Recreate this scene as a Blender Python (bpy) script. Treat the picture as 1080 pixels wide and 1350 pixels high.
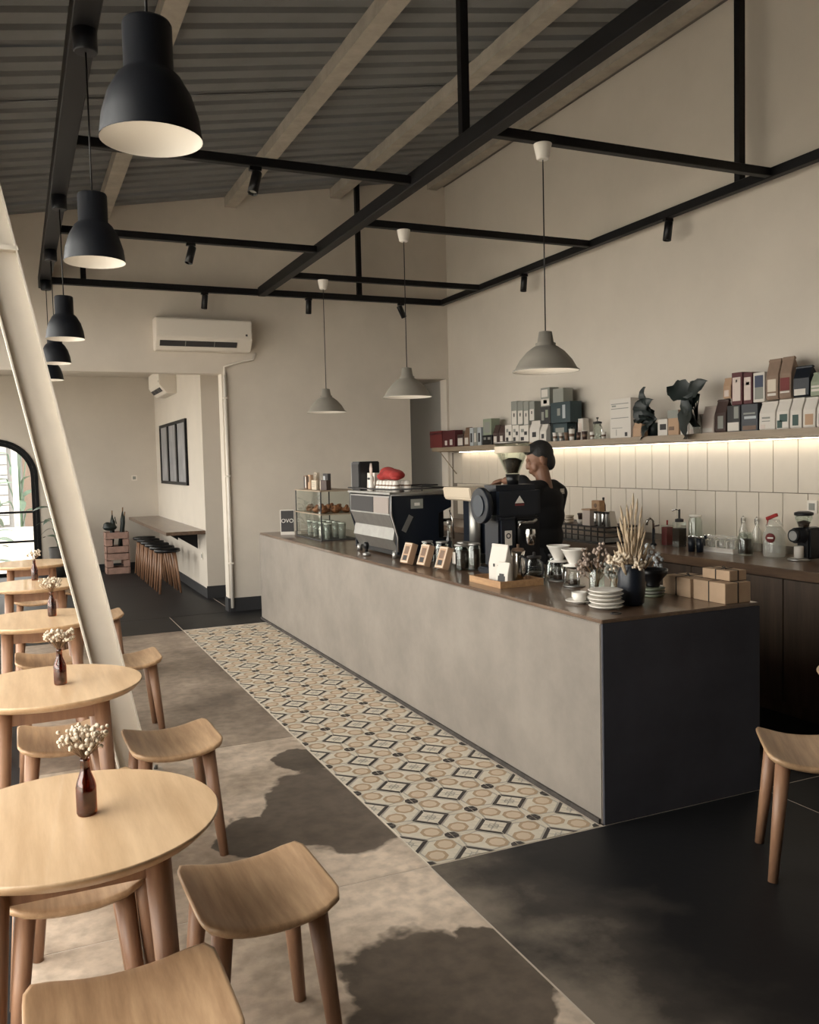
import bpy, bmesh, math, random
from mathutils import Vector, Matrix
random.seed(7)
for o in list(bpy.data.objects): bpy.data.objects.remove(o, do_unlink=True)
SC = bpy.context.scene
COL = SC.collection

# ------------------------------------------------------------------ camera (from the vanishing points of the photograph)
F = 1158.6
CAMZ = 1.52
_d = Vector((21-540, -(620-675), -F)).normalized()
_r = Vector((3140-540, -(545-675), -F)); _r = (_r - _d*_r.dot(_d)).normalized()
_u = _r.cross(_d)
ROT = Matrix((_r, _d, _u))
CAMP = Vector((0, 0, CAMZ))
cam = bpy.data.cameras.new('camera'); cam.sensor_fit = 'HORIZONTAL'; cam.sensor_width = 36; cam.lens = 36*F/1080
cam.clip_start = .05; cam.clip_end = 200
camo = bpy.data.objects.new('camera', cam); COL.objects.link(camo)
camo.matrix_world = Matrix.Translation(CAMP) @ ROT.to_4x4()
SC.camera = camo
def at(px, py, x=None, y=None, z=None):
    v = ROT @ Vector((px-540, -(py-675), -F))
    t = (z-CAMZ)/v.z if z is not None else (x/v.x if x is not None else y/v.y)
    return CAMP + v*t

# ------------------------------------------------------------------ light
W = bpy.data.worlds.new('world'); SC.world = W; W.use_nodes = True
_bg = W.node_tree.nodes['Background']
_bg.inputs[0].default_value = (1.0, .955, .905, 1); _bg.inputs[1].default_value = 7.8
SC.view_settings.view_transform = 'Standard'; SC.view_settings.look = 'None'
SC.view_settings.gamma = 1; SC.view_settings.use_curve_mapping = False
SC.view_settings.exposure = 0.0
XL, XW, YF, YB = -.42, 4.56, 9.04, -2.5     # left glazing, right wall, far wall, wall behind
def portal(name, loc, rot, sx, sy):
    l = bpy.data.lights.new(name, 'AREA'); l.shape = 'RECTANGLE'; l.size = sx; l.size_y = sy; l.cycles.is_portal = True
    o = bpy.data.objects.new(name, l); COL.objects.link(o); o.location = loc; o.rotation_euler = rot
WZ=2.95                                     # head of the window glazing
portal('daylight_portal', (XL-.12, 5.1, WZ/2), (0, math.radians(-90), 0), WZ, 7.4)
portal('alcove_portal', (-1.42, 11.5, 1.65), (0, math.radians(-90), 0), 1.9, 3.6)

# ------------------------------------------------------------------ helpers
def setp(o, label=None, cat=None, group=None, kind=None):
    if label: o['label'] = label
    if cat: o['category'] = cat
    if group: o['group'] = group
    if kind: o['kind'] = kind
    return o
def thing(name, label=None, cat=None, loc=(0,0,0), rz=0, group=None, kind=None, rot=None):
    o = bpy.data.objects.new(name, None); COL.objects.link(o); o.empty_display_size = .05
    o.location = loc; o.rotation_euler = rot if rot else (0, 0, rz)
    return setp(o, label, cat, group, kind)
class MB:
    def __init__(s): s.v=[]; s.f=[]; s.m=[]; s.s=[]
    def add(s, vs, fs, mi=0, sm=False):
        b=len(s.v); s.v += [tuple(v) for v in vs]
        for f in fs: s.f.append(tuple(b+i for i in f)); s.m.append(mi); s.s.append(sm)
        return s
    def box(s, x0,x1,y0,y1,z0,z1, mi=0):
        return s.add([(x0,y0,z0),(x1,y0,z0),(x1,y1,z0),(x0,y1,z0),(x0,y0,z1),(x1,y0,z1),(x1,y1,z1),(x0,y1,z1)],
              [(0,3,2,1),(4,5,6,7),(0,1,5,4),(1,2,6,5),(2,3,7,6),(3,0,4,7)], mi)
    def cbox(s, c, d, mi=0):
        return s.box(c[0]-d[0]/2,c[0]+d[0]/2,c[1]-d[1]/2,c[1]+d[1]/2,c[2]-d[2]/2,c[2]+d[2]/2,mi)
    def tbox(s, T, d, mi=0):      # box of size d about the origin, moved by matrix T
        x,y,z=d[0]/2,d[1]/2,d[2]/2
        vs=[T@Vector(p) for p in ((-x,-y,-z),(x,-y,-z),(x,y,-z),(-x,y,-z),(-x,-y,z),(x,-y,z),(x,y,z),(-x,y,z))]
        return s.add(vs,[(0,3,2,1),(4,5,6,7),(0,1,5,4),(1,2,6,5),(2,3,7,6),(3,0,4,7)],mi)
    def lathe(s, prof, n=24, c=(0,0,0), mi=0, sm=True, cap=(True,True), T=None):
        vs=[]; fs=[]
        for r,z in prof:
            for k in range(n):
                a=2*math.pi*k/n; p=Vector((r*math.cos(a),r*math.sin(a),z))
                if T is not None: p=T@p
                vs.append(p+Vector(c))
        for i in range(len(prof)-1):
            for k in range(n):
                fs.append((i*n+k,i*n+(k+1)%n,(i+1)*n+(k+1)%n,(i+1)*n+k))
        s.add(vs,fs,mi,sm)
        b=len(s.v)-len(vs)
        if cap[0] and prof[0][0]>1e-5: s.f.append(tuple(b+k for k in reversed(range(n)))); s.m.append(mi); s.s.append(False)
        if cap[1] and prof[-1][0]>1e-5:
            q=b+(len(prof)-1)*n; s.f.append(tuple(q+k for k in range(n))); s.m.append(mi); s.s.append(False)
        return s
    def cyl(s, p0, p1, r0, r1=None, n=14, mi=0, sm=True):
        r1 = r0 if r1 is None else r1
        p0=Vector(p0); p1=Vector(p1); d=p1-p0; L=d.length
        T=d.to_track_quat('Z','Y').to_matrix()
        return s.lathe([(r0,0),(r1,L)],n,p0,mi,sm,T=T)
    def tube(s, pts, r, n=8, mi=0):
        pts=[Vector(p) for p in pts]; rs=r if isinstance(r,(list,tuple)) else [r]*len(pts)
        vs=[]; fs=[]
        for i,p in enumerate(pts):
            d=(pts[min(i+1,len(pts)-1)]-pts[max(i-1,0)]).normalized()
            a=d.orthogonal().normalized() if i==0 else (a-d*a.dot(d)).normalized()
            b=d.cross(a)
            for k in range(n):
                t=2*math.pi*k/n; vs.append(p+(a*math.cos(t)+b*math.sin(t))*rs[i])
        for i in range(len(pts)-1):
            for k in range(n): fs.append((i*n+k,i*n+(k+1)%n,(i+1)*n+(k+1)%n,(i+1)*n+k))
        fs.append(tuple(reversed(range(n)))); fs.append(tuple((len(pts)-1)*n+k for k in range(n)))
        return s.add(vs,fs,mi,True)
    def sph(s, c, r, nu=12, nv=8, mi=0, T=None):
        rx,ry,rz = r if isinstance(r,(list,tuple)) else (r,r,r)
        vs=[]; fs=[]
        for j in range(1,nv):
            t=math.pi*j/nv
            for k in range(nu):
                a=2*math.pi*k/nu; vs.append(Vector((rx*math.sin(t)*math.cos(a),ry*math.sin(t)*math.sin(a),rz*math.cos(t))))
        vs += [Vector((0,0,rz)),Vector((0,0,-rz))]; N=len(vs)
        for j in range(nv-2):
            for k in range(nu): fs.append((j*nu+k,(j+1)*nu+k,(j+1)*nu+(k+1)%nu,j*nu+(k+1)%nu))
        for k in range(nu): fs.append((N-2,k,(k+1)%nu)); fs.append((N-1,(nv-2)*nu+(k+1)%nu,(nv-2)*nu+k))
        vs=[(T@v if T is not None else v)+Vector(c) for v in vs]
        return s.add(vs,fs,mi,True)
    def prism(s, poly, h0, h1, axis='z', mi=0):   # poly in the plane across the axis
        n=len(poly)
        def P(a,b,h): return {'z':(a,b,h),'y':(a,h,b),'x':(h,a,b)}[axis]
        vs=[P(a,b,h0) for a,b in poly]+[P(a,b,h1) for a,b in poly]
        fs=[tuple(reversed(range(n))),tuple(range(n,2*n))]+[(k,(k+1)%n,n+(k+1)%n,n+k) for k in range(n)]
        return s.add(vs,fs,mi)
    def build(s, name, mats, parent=None, loc=None, bev=0, seg=2, rot=None, kind=None, fix=True):
        me=bpy.data.meshes.new(name); me.from_pydata(s.v,[],s.f)
        for p,mi,sm in zip(me.polygons,s.m,s.s): p.material_index=mi; p.use_smooth=sm
        for m in (mats if isinstance(mats,(list,tuple)) else [mats]): me.materials.append(m)
        if bev or fix:
            bm=bmesh.new(); bm.from_mesh(me)
            if fix: bmesh.ops.recalc_face_normals(bm, faces=bm.faces)
            if bev:
                es=[e for e in bm.edges if len(e.link_faces)==2 and e.calc_face_angle(0)>.5]
                bmesh.ops.bevel(bm, geom=es, offset=bev, segments=seg, affect='EDGES', clamp_overlap=True)
            bm.to_mesh(me); bm.free()
        o=bpy.data.objects.new(name,me); COL.objects.link(o)
        if loc is not None: o.location=loc
        if rot is not None: o.rotation_euler=rot
        if parent is not None: o.parent=parent
        if kind: o['kind']=kind
        return o
def inst(me, name, parent=None, loc=(0,0,0), rot=(0,0,0), scale=None):
    o=bpy.data.objects.new(name,me); COL.objects.link(o); o.location=loc; o.rotation_euler=rot
    if scale: o.scale=scale
    if parent: o.parent=parent
    return o
def copy_tree(o, parent=None):
    c=o.copy(); COL.objects.link(c); c.parent=parent
    for ch in o.children: copy_tree(ch,c)
    return c
def smooth_remesh(mb, name, mats, vox, it, parent=None, fac=.5):
    o=mb.build(name,mats,parent)
    m=o.modifiers.new('r','REMESH'); m.mode='VOXEL'; m.voxel_size=vox; m.use_smooth_shade=True
    if it: sm=o.modifiers.new('s','SMOOTH'); sm.iterations=it; sm.factor=fac
    dg=bpy.context.evaluated_depsgraph_get(); me=bpy.data.meshes.new_from_object(o.evaluated_get(dg))
    o.modifiers.clear(); o.data=me
    for p in me.polygons: p.use_smooth=True
    return o

# ------------------------------------------------------------------ materials
def _nt(name):
    m=bpy.data.materials.new(name); m.use_nodes=True; nt=m.node_tree
    return m,nt,nt.nodes['Principled BSDF']
def M(name, col, rough=.5, metal=0, noise=0, ns=12, bump=0, bs=80, spec=.5, emit=None, es=1, coat=0, stretch=None, col2=None):
    m,nt,b=_nt(name); b.inputs['Roughness'].default_value=rough; b.inputs['Metallic'].default_value=metal
    b.inputs['Specular IOR Level'].default_value=spec; b.inputs['Coat Weight'].default_value=coat
    b.inputs['Base Color'].default_value=(*col,1)
    tc=None
    def coords():
        tc=nt.nodes.new('ShaderNodeTexCoord')
        if stretch:
            mp=nt.nodes.new('ShaderNodeMapping'); mp.inputs['Scale'].default_value=stretch
            nt.links.new(tc.outputs['Object'],mp.inputs[0]); return mp.outputs[0]
        return tc.outputs['Object']
    if noise or col2:
        n=nt.nodes.new('ShaderNodeTexNoise'); n.inputs['Scale'].default_value=ns; n.inputs['Detail'].default_value=6; n.inputs['Roughness'].default_value=.65
        nt.links.new(coords(),n.inputs['Vector'])
        r=nt.nodes.new('ShaderNodeValToRGB'); r.color_ramp.elements[0].position=.3; r.color_ramp.elements[1].position=.7
        a=col2 if col2 else tuple(max(0,c*(1-noise)) for c in col); c2=col if col2 else tuple(min(1,c*(1+noise)) for c in col)
        r.color_ramp.elements[0].color=(*a,1); r.color_ramp.elements[1].color=(*c2,1)
        nt.links.new(n.outputs[0],r.inputs[0]); nt.links.new(r.outputs[0],b.inputs['Base Color'])
    if bump:
        n2=nt.nodes.new('ShaderNodeTexNoise'); n2.inputs['Scale'].default_value=bs; n2.inputs['Detail'].default_value=5
        nt.links.new(coords(),n2.inputs['Vector'])
        bp=nt.nodes.new('ShaderNodeBump'); bp.inputs['Strength'].default_value=bump; bp.inputs['Distance'].default_value=.01
        nt.links.new(n2.outputs[0],bp.inputs['Height']); nt.links.new(bp.outputs[0],b.inputs['Normal'])
    if emit: b.inputs['Emission Color'].default_value=(*emit,1); b.inputs['Emission Strength'].default_value=es
    return m
def wood(name, c1, c2, rough=.45, axis=0, scale=6, coat=0):
    st=[9,9,9]; st[axis]=.9
    m=M(name,c1,rough,noise=0,ns=scale,col2=c2,stretch=tuple(st),bump=.04,bs=scale*3,coat=coat); return m
def glass(name, tint=(.92,.95,.93), gloss=.12, rough=.02, milk=0):
    m=bpy.data.materials.new(name); m.use_nodes=True; nt=m.node_tree; nt.nodes.clear()
    out=nt.nodes.new('ShaderNodeOutputMaterial'); t=nt.nodes.new('ShaderNodeBsdfTransparent'); t.inputs[0].default_value=(*tint,1)
    g=nt.nodes.new('ShaderNodeBsdfGlossy'); g.inputs['Roughness'].default_value=rough; g.inputs[0].default_value=(1,1,1,1)
    lw=nt.nodes.new('ShaderNodeLayerWeight'); lw.inputs[0].default_value=.25
    mp=nt.nodes.new('ShaderNodeMath'); mp.operation='MULTIPLY_ADD'; mp.inputs[1].default_value=.28; mp.inputs[2].default_value=gloss*.3; mp.use_clamp=True
    mx=nt.nodes.new('ShaderNodeMixShader')
    nt.links.new(lw.outputs['Fresnel'],mp.inputs[0]); nt.links.new(mp.outputs[0],mx.inputs[0]); nt.links.new(t.outputs[0],mx.inputs[1]); nt.links.new(g.outputs[0],mx.inputs[2])
    if milk:
        df=nt.nodes.new('ShaderNodeBsdfDiffuse'); df.inputs[0].default_value=(.8,.77,.72,1); m2=nt.nodes.new('ShaderNodeMixShader'); m2.inputs[0].default_value=milk
        nt.links.new(mx.outputs[0],m2.inputs[1]); nt.links.new(df.outputs[0],m2.inputs[2]); nt.links.new(m2.outputs[0],out.inputs[0])
    else: nt.links.new(mx.outputs[0],out.inputs[0])
    return m
m_plaster=M('plaster',(.60,.54,.465),.9,noise=.05,ns=1.3,bump=.03,bs=50)
m_header=M('plaster_far',(.64,.575,.495),.9,noise=.06,ns=1.6,bump=.03,bs=50)
m_white=M('white_paint',(.72,.66,.58),.6)
m_cement=M('cement_render',(.214,.186,.158),.75,noise=.16,ns=2.6,bump=.06,bs=18)
m_cement_shaded=M('shaded_cement',(.052,.052,.062),.8,noise=.2,ns=2.2,bump=.05,bs=18,spec=.25)  # same cement as the bar body, with the end face's shade painted in
m_black=M('black_steel',(.0055,.0055,.0065),.5,noise=.2,ns=30,spec=.25)
m_blackp=M('black_plastic',(.007,.007,.008),.35,spec=.35)
m_sheet=M('corrugated_steel',(.185,.188,.19),.55,.15,noise=.15,ns=1.2)
m_purlin=M('galvanised_purlin',(.38,.34,.285),.6,.1,noise=.18,ns=6)
m_slab_dark=M('dark_polished_concrete',(.0085,.0085,.0095),.5,noise=.5,ns=2.2,bump=.05,bs=26,spec=.3)
m_base=M('dark_baseboard',(.03,.03,.032),.5)
m_filler=M('joint_filler',(.56,.48,.40),.8)
m_table=wood('pale_ash',(.74,.52,.32),(.50,.32,.175),.36,axis=1,scale=1.6,coat=.2)
m_stool=wood('teak_seat',(.58,.38,.22),(.31,.18,.095),.42,axis=1,scale=2.6,coat=.1)
m_leg=wood('teak_leg',(.34,.185,.105),(.19,.095,.055),.45,axis=2,scale=3)
m_top=wood('walnut_worktop',(.17,.105,.065),(.07,.042,.027),.28,axis=1,scale=2.2,coat=.25)
m_shelfw=wood('shelf_oak',(.33,.255,.18),(.24,.18,.12),.5,axis=1,scale=3)
m_cabinet=wood('back_cabinet',(.10,.066,.045),(.045,.03,.021),.5,axis=2,scale=2)
m_tilew=M('glazed_wall_tile',(.62,.545,.45),.3,noise=.04,ns=3)
m_grout=M('grout',(.20,.165,.13),.9)
m_steel=M('brushed_steel',(.34,.33,.31),.42,.85,noise=.1,ns=14)
m_chrome=M('chrome',(.75,.74,.72),.12,1)
m_navy=M('navy_enamel',(.0075,.010,.016),.36,spec=.4)
m_glass=glass('clear_glass')
m_mug=glass('thick_pressed_glass',(.93,.94,.92),.2,milk=.22)
m_pane=glass('window_pane',(.97,.98,.97),.05)
m_amber=glass('amber_glass',(.50,.24,.12),.25)
m_bean=M('coffee_beans',(.035,.018,.010),.5,noise=.6,ns=90,bump=.6,bs=140)
m_cream=M('cream_enamel',(.56,.47,.36),.4)
m_ceram=M('white_ceramic',(.74,.70,.64),.25)
m_kraft=M('kraft_paper',(.45,.31,.20),.8,noise=.08,ns=10)
m_string=M('dark_string',(.03,.025,.02),.9)
m_rust=M('print_red',(.16,.028,.026),.7)
m_red=M('red_cloth',(.30,.022,.018),.85,noise=.3,ns=18,bump=.3,bs=40)
m_paper=M('white_card',(.62,.57,.51),.75)
m_ink=M('dark_print',(.035,.032,.032),.7)
m_green=M('print_green',(.05,.085,.075),.7)
m_blue=M('print_blue',(.05,.06,.10),.7)
m_tan=M('print_tan',(.42,.27,.17),.75)
m_teal=M('dark_teal_card',(.025,.045,.05),.6)
m_maroon=M('maroon_card',(.085,.015,.017),.6)
m_brown=M('brown_pouch',(.16,.095,.06),.6,noise=.15,ns=20)
m_dbrown=M('dark_brown_pouch',(.055,.030,.024),.55)
m_grey=M('grey_card',(.25,.25,.22),.7)
m_sage=M('sage_card',(.26,.29,.21),.7)
m_pale=M('pale_blue_card',(.42,.44,.45),.7)
m_pink=M('pale_pink_paper',(.60,.50,.44),.7)
m_leaf=M('dark_leaf',(.012,.018,.016),.45,noise=.3,ns=8)
m_leafg=M('green_leaf',(.035,.065,.035),.5,noise=.3,ns=8)
m_dry=M('dried_flower',(.62,.52,.40),.9,noise=.15,ns=60)
m_wheat=M('dried_grass',(.50,.385,.26),.9,noise=.25,ns=40)
m_drytwig=M('dried_stem',(.22,.13,.07),.9)
m_mauve=M('faded_hydrangea',(.36,.28,.23),.9,noise=.35,ns=50)
m_pastry=M('baked_crust',(.30,.11,.045),.6,noise=.35,ns=30,bump=.3,bs=60)
m_crate=M('pink_washed_wood',(.40,.25,.20),.8,noise=.2,ns=12)
m_ledm=M('led_strip',(1,.9,.7),.5,emit=(1,.90,.72),es=13)
m_bulb=M('lamp_bulb',(1,.95,.85),.5,emit=(1,.90,.74),es=14)
m_bulb2=M('dim_lamp_bulb',(1,.95,.85),.5,emit=(1,.90,.74),es=3)
m_shadei=M('shade_inner_white',(.82,.78,.72),.5)
m_shadeo=M('greige_shade',(.30,.275,.235),.42)
m_dome=M('black_dome_shade',(.007,.008,.011),.45,spec=.35)

# ================================================================== THE SETTING
# ---- floor: slabs with joint strips, patterned tiles
def concrete(name, blobs):
    m,nt,b=_nt(name); L=nt.links
    tc=nt.nodes.new('ShaderNodeTexCoord'); 
    n1=nt.nodes.new('ShaderNodeTexNoise'); n1.inputs['Scale'].default_value=1.15; n1.inputs['Detail'].default_value=8; n1.inputs['Roughness'].default_value=.62
    L.new(tc.outputs['Object'],n1.inputs['Vector'])
    r=nt.nodes.new('ShaderNodeValToRGB'); e=r.color_ramp.elements; e[0].position=.34; e[0].color=(.23,.17,.12,1); e[1].position=.62; e[1].color=(.74,.60,.47,1)
    L.new(n1.outputs[0],r.inputs[0])
    nd=nt.nodes.new('ShaderNodeTexNoise'); nd.inputs['Scale'].default_value=5; nd.inputs['Detail'].default_value=4
    L.new(tc.outputs['Object'],nd.inputs['Vector'])
    sub=nt.nodes.new('ShaderNodeVectorMath'); sub.operation='MULTIPLY_ADD'; sub.inputs[1].default_value=(.30,.30,0); sub.inputs[2].default_value=(-.15,-.15,0)
    L.new(nd.outputs['Color'],sub.inputs[0])
    ad=nt.nodes.new('ShaderNodeVectorMath'); ad.operation='ADD'; L.new(tc.outputs['Object'],ad.inputs[0]); L.new(sub.outputs[0],ad.inputs[1])
    acc=None
    for (cx,cy,rx,ry) in blobs:      # stains with outlines of their own
        mp=nt.nodes.new('ShaderNodeMapping'); mp.vector_type='POINT'
        mp.inputs['Location'].default_value=(-cx/rx,-cy/ry,0); mp.inputs['Scale'].default_value=(1/rx,1/ry,0)
        L.new(ad.outputs[0],mp.inputs[0])
        ln=nt.nodes.new('ShaderNodeVectorMath'); ln.operation='LENGTH'; L.new(mp.outputs[0],ln.inputs[0])
        if acc is None: acc=ln.outputs['Value']
        else:
            mn=nt.nodes.new('ShaderNodeMath'); mn.operation='MINIMUM'; L.new(acc,mn.inputs[0]); L.new(ln.outputs['Value'],mn.inputs[1]); acc=mn.outputs[0]
    mr=nt.nodes.new('ShaderNodeMapRange'); mr.inputs['From Min'].default_value=1.0; mr.inputs['From Max'].default_value=.93; L.new(acc,mr.inputs['Value'])
    mix=nt.nodes.new('ShaderNodeMix'); mix.data_type='RGBA'
    dk=nt.nodes.new('ShaderNodeMix'); dk.data_type='RGBA'; dk.blend_type='MULTIPLY'; dk.inputs[0].default_value=1
    L.new(r.outputs[0],dk.inputs[6]); dk.inputs[7].default_value=(.20,.19,.185,1)
    L.new(mr.outputs[0],mix.inputs[0]); L.new(r.outputs[0],mix.inputs[6]); L.new(dk.outputs[2],mix.inputs[7])
    n3=nt.nodes.new('ShaderNodeTexNoise'); n3.inputs['Scale'].default_value=17; n3.inputs['Detail'].default_value=6; L.new(tc.outputs['Object'],n3.inputs['Vector'])
    mx2=nt.nodes.new('ShaderNodeMix'); mx2.data_type='RGBA'; mx2.blend_type='MULTIPLY'; mx2.inputs[0].default_value=.28
    r3=nt.nodes.new('ShaderNodeValToRGB'); r3.color_ramp.elements[0].position=.35; r3.color_ramp.elements[1].position=.6; L.new(n3.outputs[0],r3.inputs[0])
    L.new(mix.outputs[2],mx2.inputs[6]); L.new(r3.outputs[0],mx2.inputs[7]); L.new(mx2.outputs[2],b.inputs['Base Color'])
    bp=nt.nodes.new('ShaderNodeBump'); bp.inputs['Strength'].default_value=.12; bp.inputs['Distance'].default_value=.01; L.new(n3.outputs[0],bp.inputs['Height']); L.new(bp.outputs[0],b.inputs['Normal'])
    b.inputs['Roughness'].default_value=.46
    return m
def recolor(m,name,c0,c1):
    c=m.copy(); c.name=name
    for n in c.node_tree.nodes:
        if n.type=='VALTORGB' and abs(n.color_ramp.elements[0].position-.34)<1e-4: n.color_ramp.elements[0].color=(*c0,1); n.color_ramp.elements[1].color=(*c1,1)
    return c
m_slab=concrete('stained_concrete',[(1.20,3.62,.30,.52),(1.30,4.28,.17,.22),(.84,3.50,.18,.22),(1.05,2.15,.30,.42),(1.28,2.30,.16,.2)])
JX=1.348
def half_dark(name):  # brown near the joint, turning near black towards the right, with noisy edges
    m=M(name,(.0085,.0085,.0095),.5,spec=.3,bump=.05,bs=26); nt=m.node_tree; b=nt.nodes['Principled BSDF']; L=nt.links
    tc=nt.nodes.new('ShaderNodeTexCoord'); sp=nt.nodes.new('ShaderNodeSeparateXYZ'); L.new(tc.outputs['Object'],sp.inputs[0])
    n=nt.nodes.new('ShaderNodeTexNoise'); n.inputs['Scale'].default_value=2.4; n.inputs['Detail'].default_value=7; n.inputs['Roughness'].default_value=.6; L.new(tc.outputs['Object'],n.inputs['Vector'])
    a=nt.nodes.new('ShaderNodeMath'); a.operation='MULTIPLY_ADD'; a.inputs[1].default_value=1.3; L.new(n.outputs[0],a.inputs[0]); 
    k=nt.nodes.new('ShaderNodeMath'); k.operation='MULTIPLY_ADD'; k.inputs[1].default_value=-1.0; k.inputs[2].default_value=1.45; L.new(sp.outputs['X'],k.inputs[0]); L.new(k.outputs[0],a.inputs[2])
    r=nt.nodes.new('ShaderNodeValToRGB'); e=r.color_ramp.elements; e[0].position=.22; e[0].color=(.0085,.0085,.0095,1); e[1].position=.85; e[1].color=(.20,.165,.13,1); x=e.new(.52); x.color=(.045,.038,.033,1)
    L.new(a.outputs[0],r.inputs[0]); L.new(r.outputs[0],b.inputs['Base Color']); return m
m_slab_half=half_dark('half_dark_concrete')
floor=MB().box(-1.4,XW+.1,YB,13.9,-.12,-.0015).build('floor',m_filler); setp(floor,'stained concrete floor of the cafe with pale joints','floor',kind='structure'); del floor['category']
g=.008
def slab(x0,x1,y0,y1,m): 
    return MB().box(x0+g/2,x1-g/2,y0+g/2,y1-g/2,-.008,0).build('concrete_slab',m,floor)
JY=[YB,.9,2.918,4.685,6.46,8.23]
m_slab2=recolor(m_slab,'brown_stained_concrete',(.13,.095,.07),(.42,.33,.255))
for a,b2 in zip(JY[:-1],JY[1:]): slab(-.03,JX,a,b2,m_slab if a<4.6 else m_slab2)
slab(-.03,JX,8.23,YF,m_slab_dark); slab(JX,XW,8.26,YF,m_slab_dark)
slab(JX,3.02,YB,2.918,m_slab_half); slab(3.02,XW,YB,2.918,m_slab_dark); slab(2.14,XW,2.918,8.26,m_slab_dark)
slab(-1.3,2.0,YF,11.6,m_slab_dark); slab(-1.3,2.0,11.6,13.8,m_slab_dark); slab(2.0,XW,YF,10.1,m_slab_dark)
MB().box(XL,-.036,.3,YF,-.008,.001).build('black_floor_channel',m_black,floor)
# patterned cement tiles
m_tc=M('tile_cream',(.60,.535,.43),.55,noise=.08,ns=30); m_tt=M('tile_tan',(.40,.285,.18),.55); m_tp=M('tile_blush',(.56,.44,.32),.55); m_td=M('tile_dark',(.05,.042,.038),.55); m_tg=M('tile_grey',(.36,.33,.28),.55)
TX,TY=(2.128-JX-.006)/4,.1996
def tile_mesh(odd):
    mb=MB(); e=.0012
    def P(u,v,z): 
        if odd: u=1-u
        return (e+u*(TX-2*e),e+v*(TY-2*e),z)
    def poly(pts,lay,mi):
        z=.0006+.00025*lay; n=len(pts)
        mb.add([P(u,v,z) for u,v in pts],[tuple(range(n))],mi)
    mb.box(e,TX-e,e,TY-e,-.008,.0006,0)
    def octa(cx,cy,ra,rb):   # elongated octagon along the tile's diagonal
        out=[]
        for k in range(8):
            a=math.pi/8+k*math.pi/4; p,q=ra*math.cos(a),rb*math.sin(a)
            out.append((cx+(p-q)*.7071,cy+(p+q)*.7071))
        return out
    poly([(.17,.08),(.57,.03),(.97,.43),(.92,.83),(.83,.92),(.43,.97),(.03,.57),(.08,.17)],1,4)
    poly([(.19,.11),(.56,.07),(.93,.44),(.89,.81),(.81,.89),(.44,.93),(.07,.56),(.11,.19)],2,0)
    for c in (.31,.69): poly(octa(c,c,.255,.24),3,1)
    for c in (.31,.69): poly(octa(c,c,.175,.165),4,2)
    for (cx,cy,sx,sy) in ((1,0,-1,1),(0,1,1,-1)):
        def tri(r,lay,mi): poly([(cx,cy),(cx+sx*r,cy),(cx,cy+sy*r)],lay,mi)
        tri(.45,5,3); tri(.33,6,0)
        poly([(cx+sx*.10,cy),(cx+sx*.14,cy),(cx,cy+sy*.14),(cx,cy+sy*.10)],7,4)
        poly([(cx,cy),(cx+sx*.03,cy),(cx+sx*.165,cy+sy*.15),(cx+sx*.15,cy+sy*.165),(cx,cy+sy*.03)],8,4)
    for (cx,cy,s_) in ((0,0,1),(1,1,-1)):
        poly([(cx,cy),(cx+s_*.15,cy),(cx+s_*.11,cy+s_*.11),(cx,cy+s_*.15)],9,3)
    o=mb.build('patterned_tile',[m_tc,m_tt,m_tp,m_td,m_tg],fix=False)
    me=o.data; bpy.data.objects.remove(o)
    bm=bmesh.new(); bm.from_mesh(me)
    for f in bm.faces:
        f.normal_update()
        if f.normal.z<-.5 and f.calc_center_median().z>0: f.normal_flip()
    bm.to_mesh(me); bm.free()
    return me
TM=[tile_mesh(0),tile_mesh(1)]
for j in range(27):
    for i in range(4):
        inst(TM[(i+j)%2],'patterned_tile',floor,(JX+.003+i*TX,2.921+j*TY,0),scale=(1,.5,1) if j==26 else None)

# ---- walls
def wall(name,mb,m,label): 
    o=mb.build(name,m); o['kind']='structure'; o['label']=label; return o
RZ0,RS=3.865,.178                         # roof underside: z = RZ0 + RS*x
def roofz(x): return RZ0+RS*x
wall('wall_right',MB().prism([(YB,-.1),(YF,-.1),(YF,roofz(XW)+.05),(YB,roofz(XW)+.05)],XW,XW+.15,'x'),m_plaster,'long plain plastered wall behind the bar')
NX0,NX1,NZ=4.07,4.53,2.44
fw=MB()
T=.16
def fpiece(x0,x1,z0,z1a,z1b): fw.prism([(x0,z0),(x1,z0),(x1,z1b),(x0,z1a)],YF,YF+T,'y')
fpiece(-1.3,1.962,2.455,roofz(-1.3)+.04,roofz(1.962)+.04)
fpiece(1.962,NX0,-.1,roofz(1.962)+.04,roofz(NX0)+.04)
fpiece(NX0,NX1,NZ,roofz(NX0)+.04,roofz(NX1)+.04)
fpiece(NX1,XW+.15,-.1,roofz(NX1)+.04,roofz(XW+.15)+.04)
wall('wall_far',fw,m_header,'plastered end wall carrying the air conditioner')
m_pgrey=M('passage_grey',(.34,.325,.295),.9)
wall('wall_passage',MB().box(XW,XW+.15,YF+T,11.4,-.1,2.9),m_pgrey,'dim side wall of the passage')
wall('wall_passage_end',MB().box(3.6,XW+.15,11.4,11.5,-.1,2.9),m_pgrey,'grey end wall of the dark passage')
MB().box(3.75,XW,YF+T,11.4,2.44,2.5).build('ceiling_passage',m_plaster)['kind']='structure'
wall('wall_alcove_right',MB().box(1.95,2.1,10.10,13.8,-.1,2.95),m_plaster,'side wall of the alcove with bar shelf')
wall('wall_alcove_return',MB().box(2.1,3.6,10.10,10.22,-.1,2.95),m_plaster,'short wall face beside the white pipe')
wall('wall_passage_left',MB().box(3.6,3.75,10.22,11.4,-.1,2.95),m_pgrey,'grey passage wall')
ab=MB(); AX,AR,AZ=-.26,.50,1.42   # arch window: centre x, opening radius, springing height
YA=13.72; N=20
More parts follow.
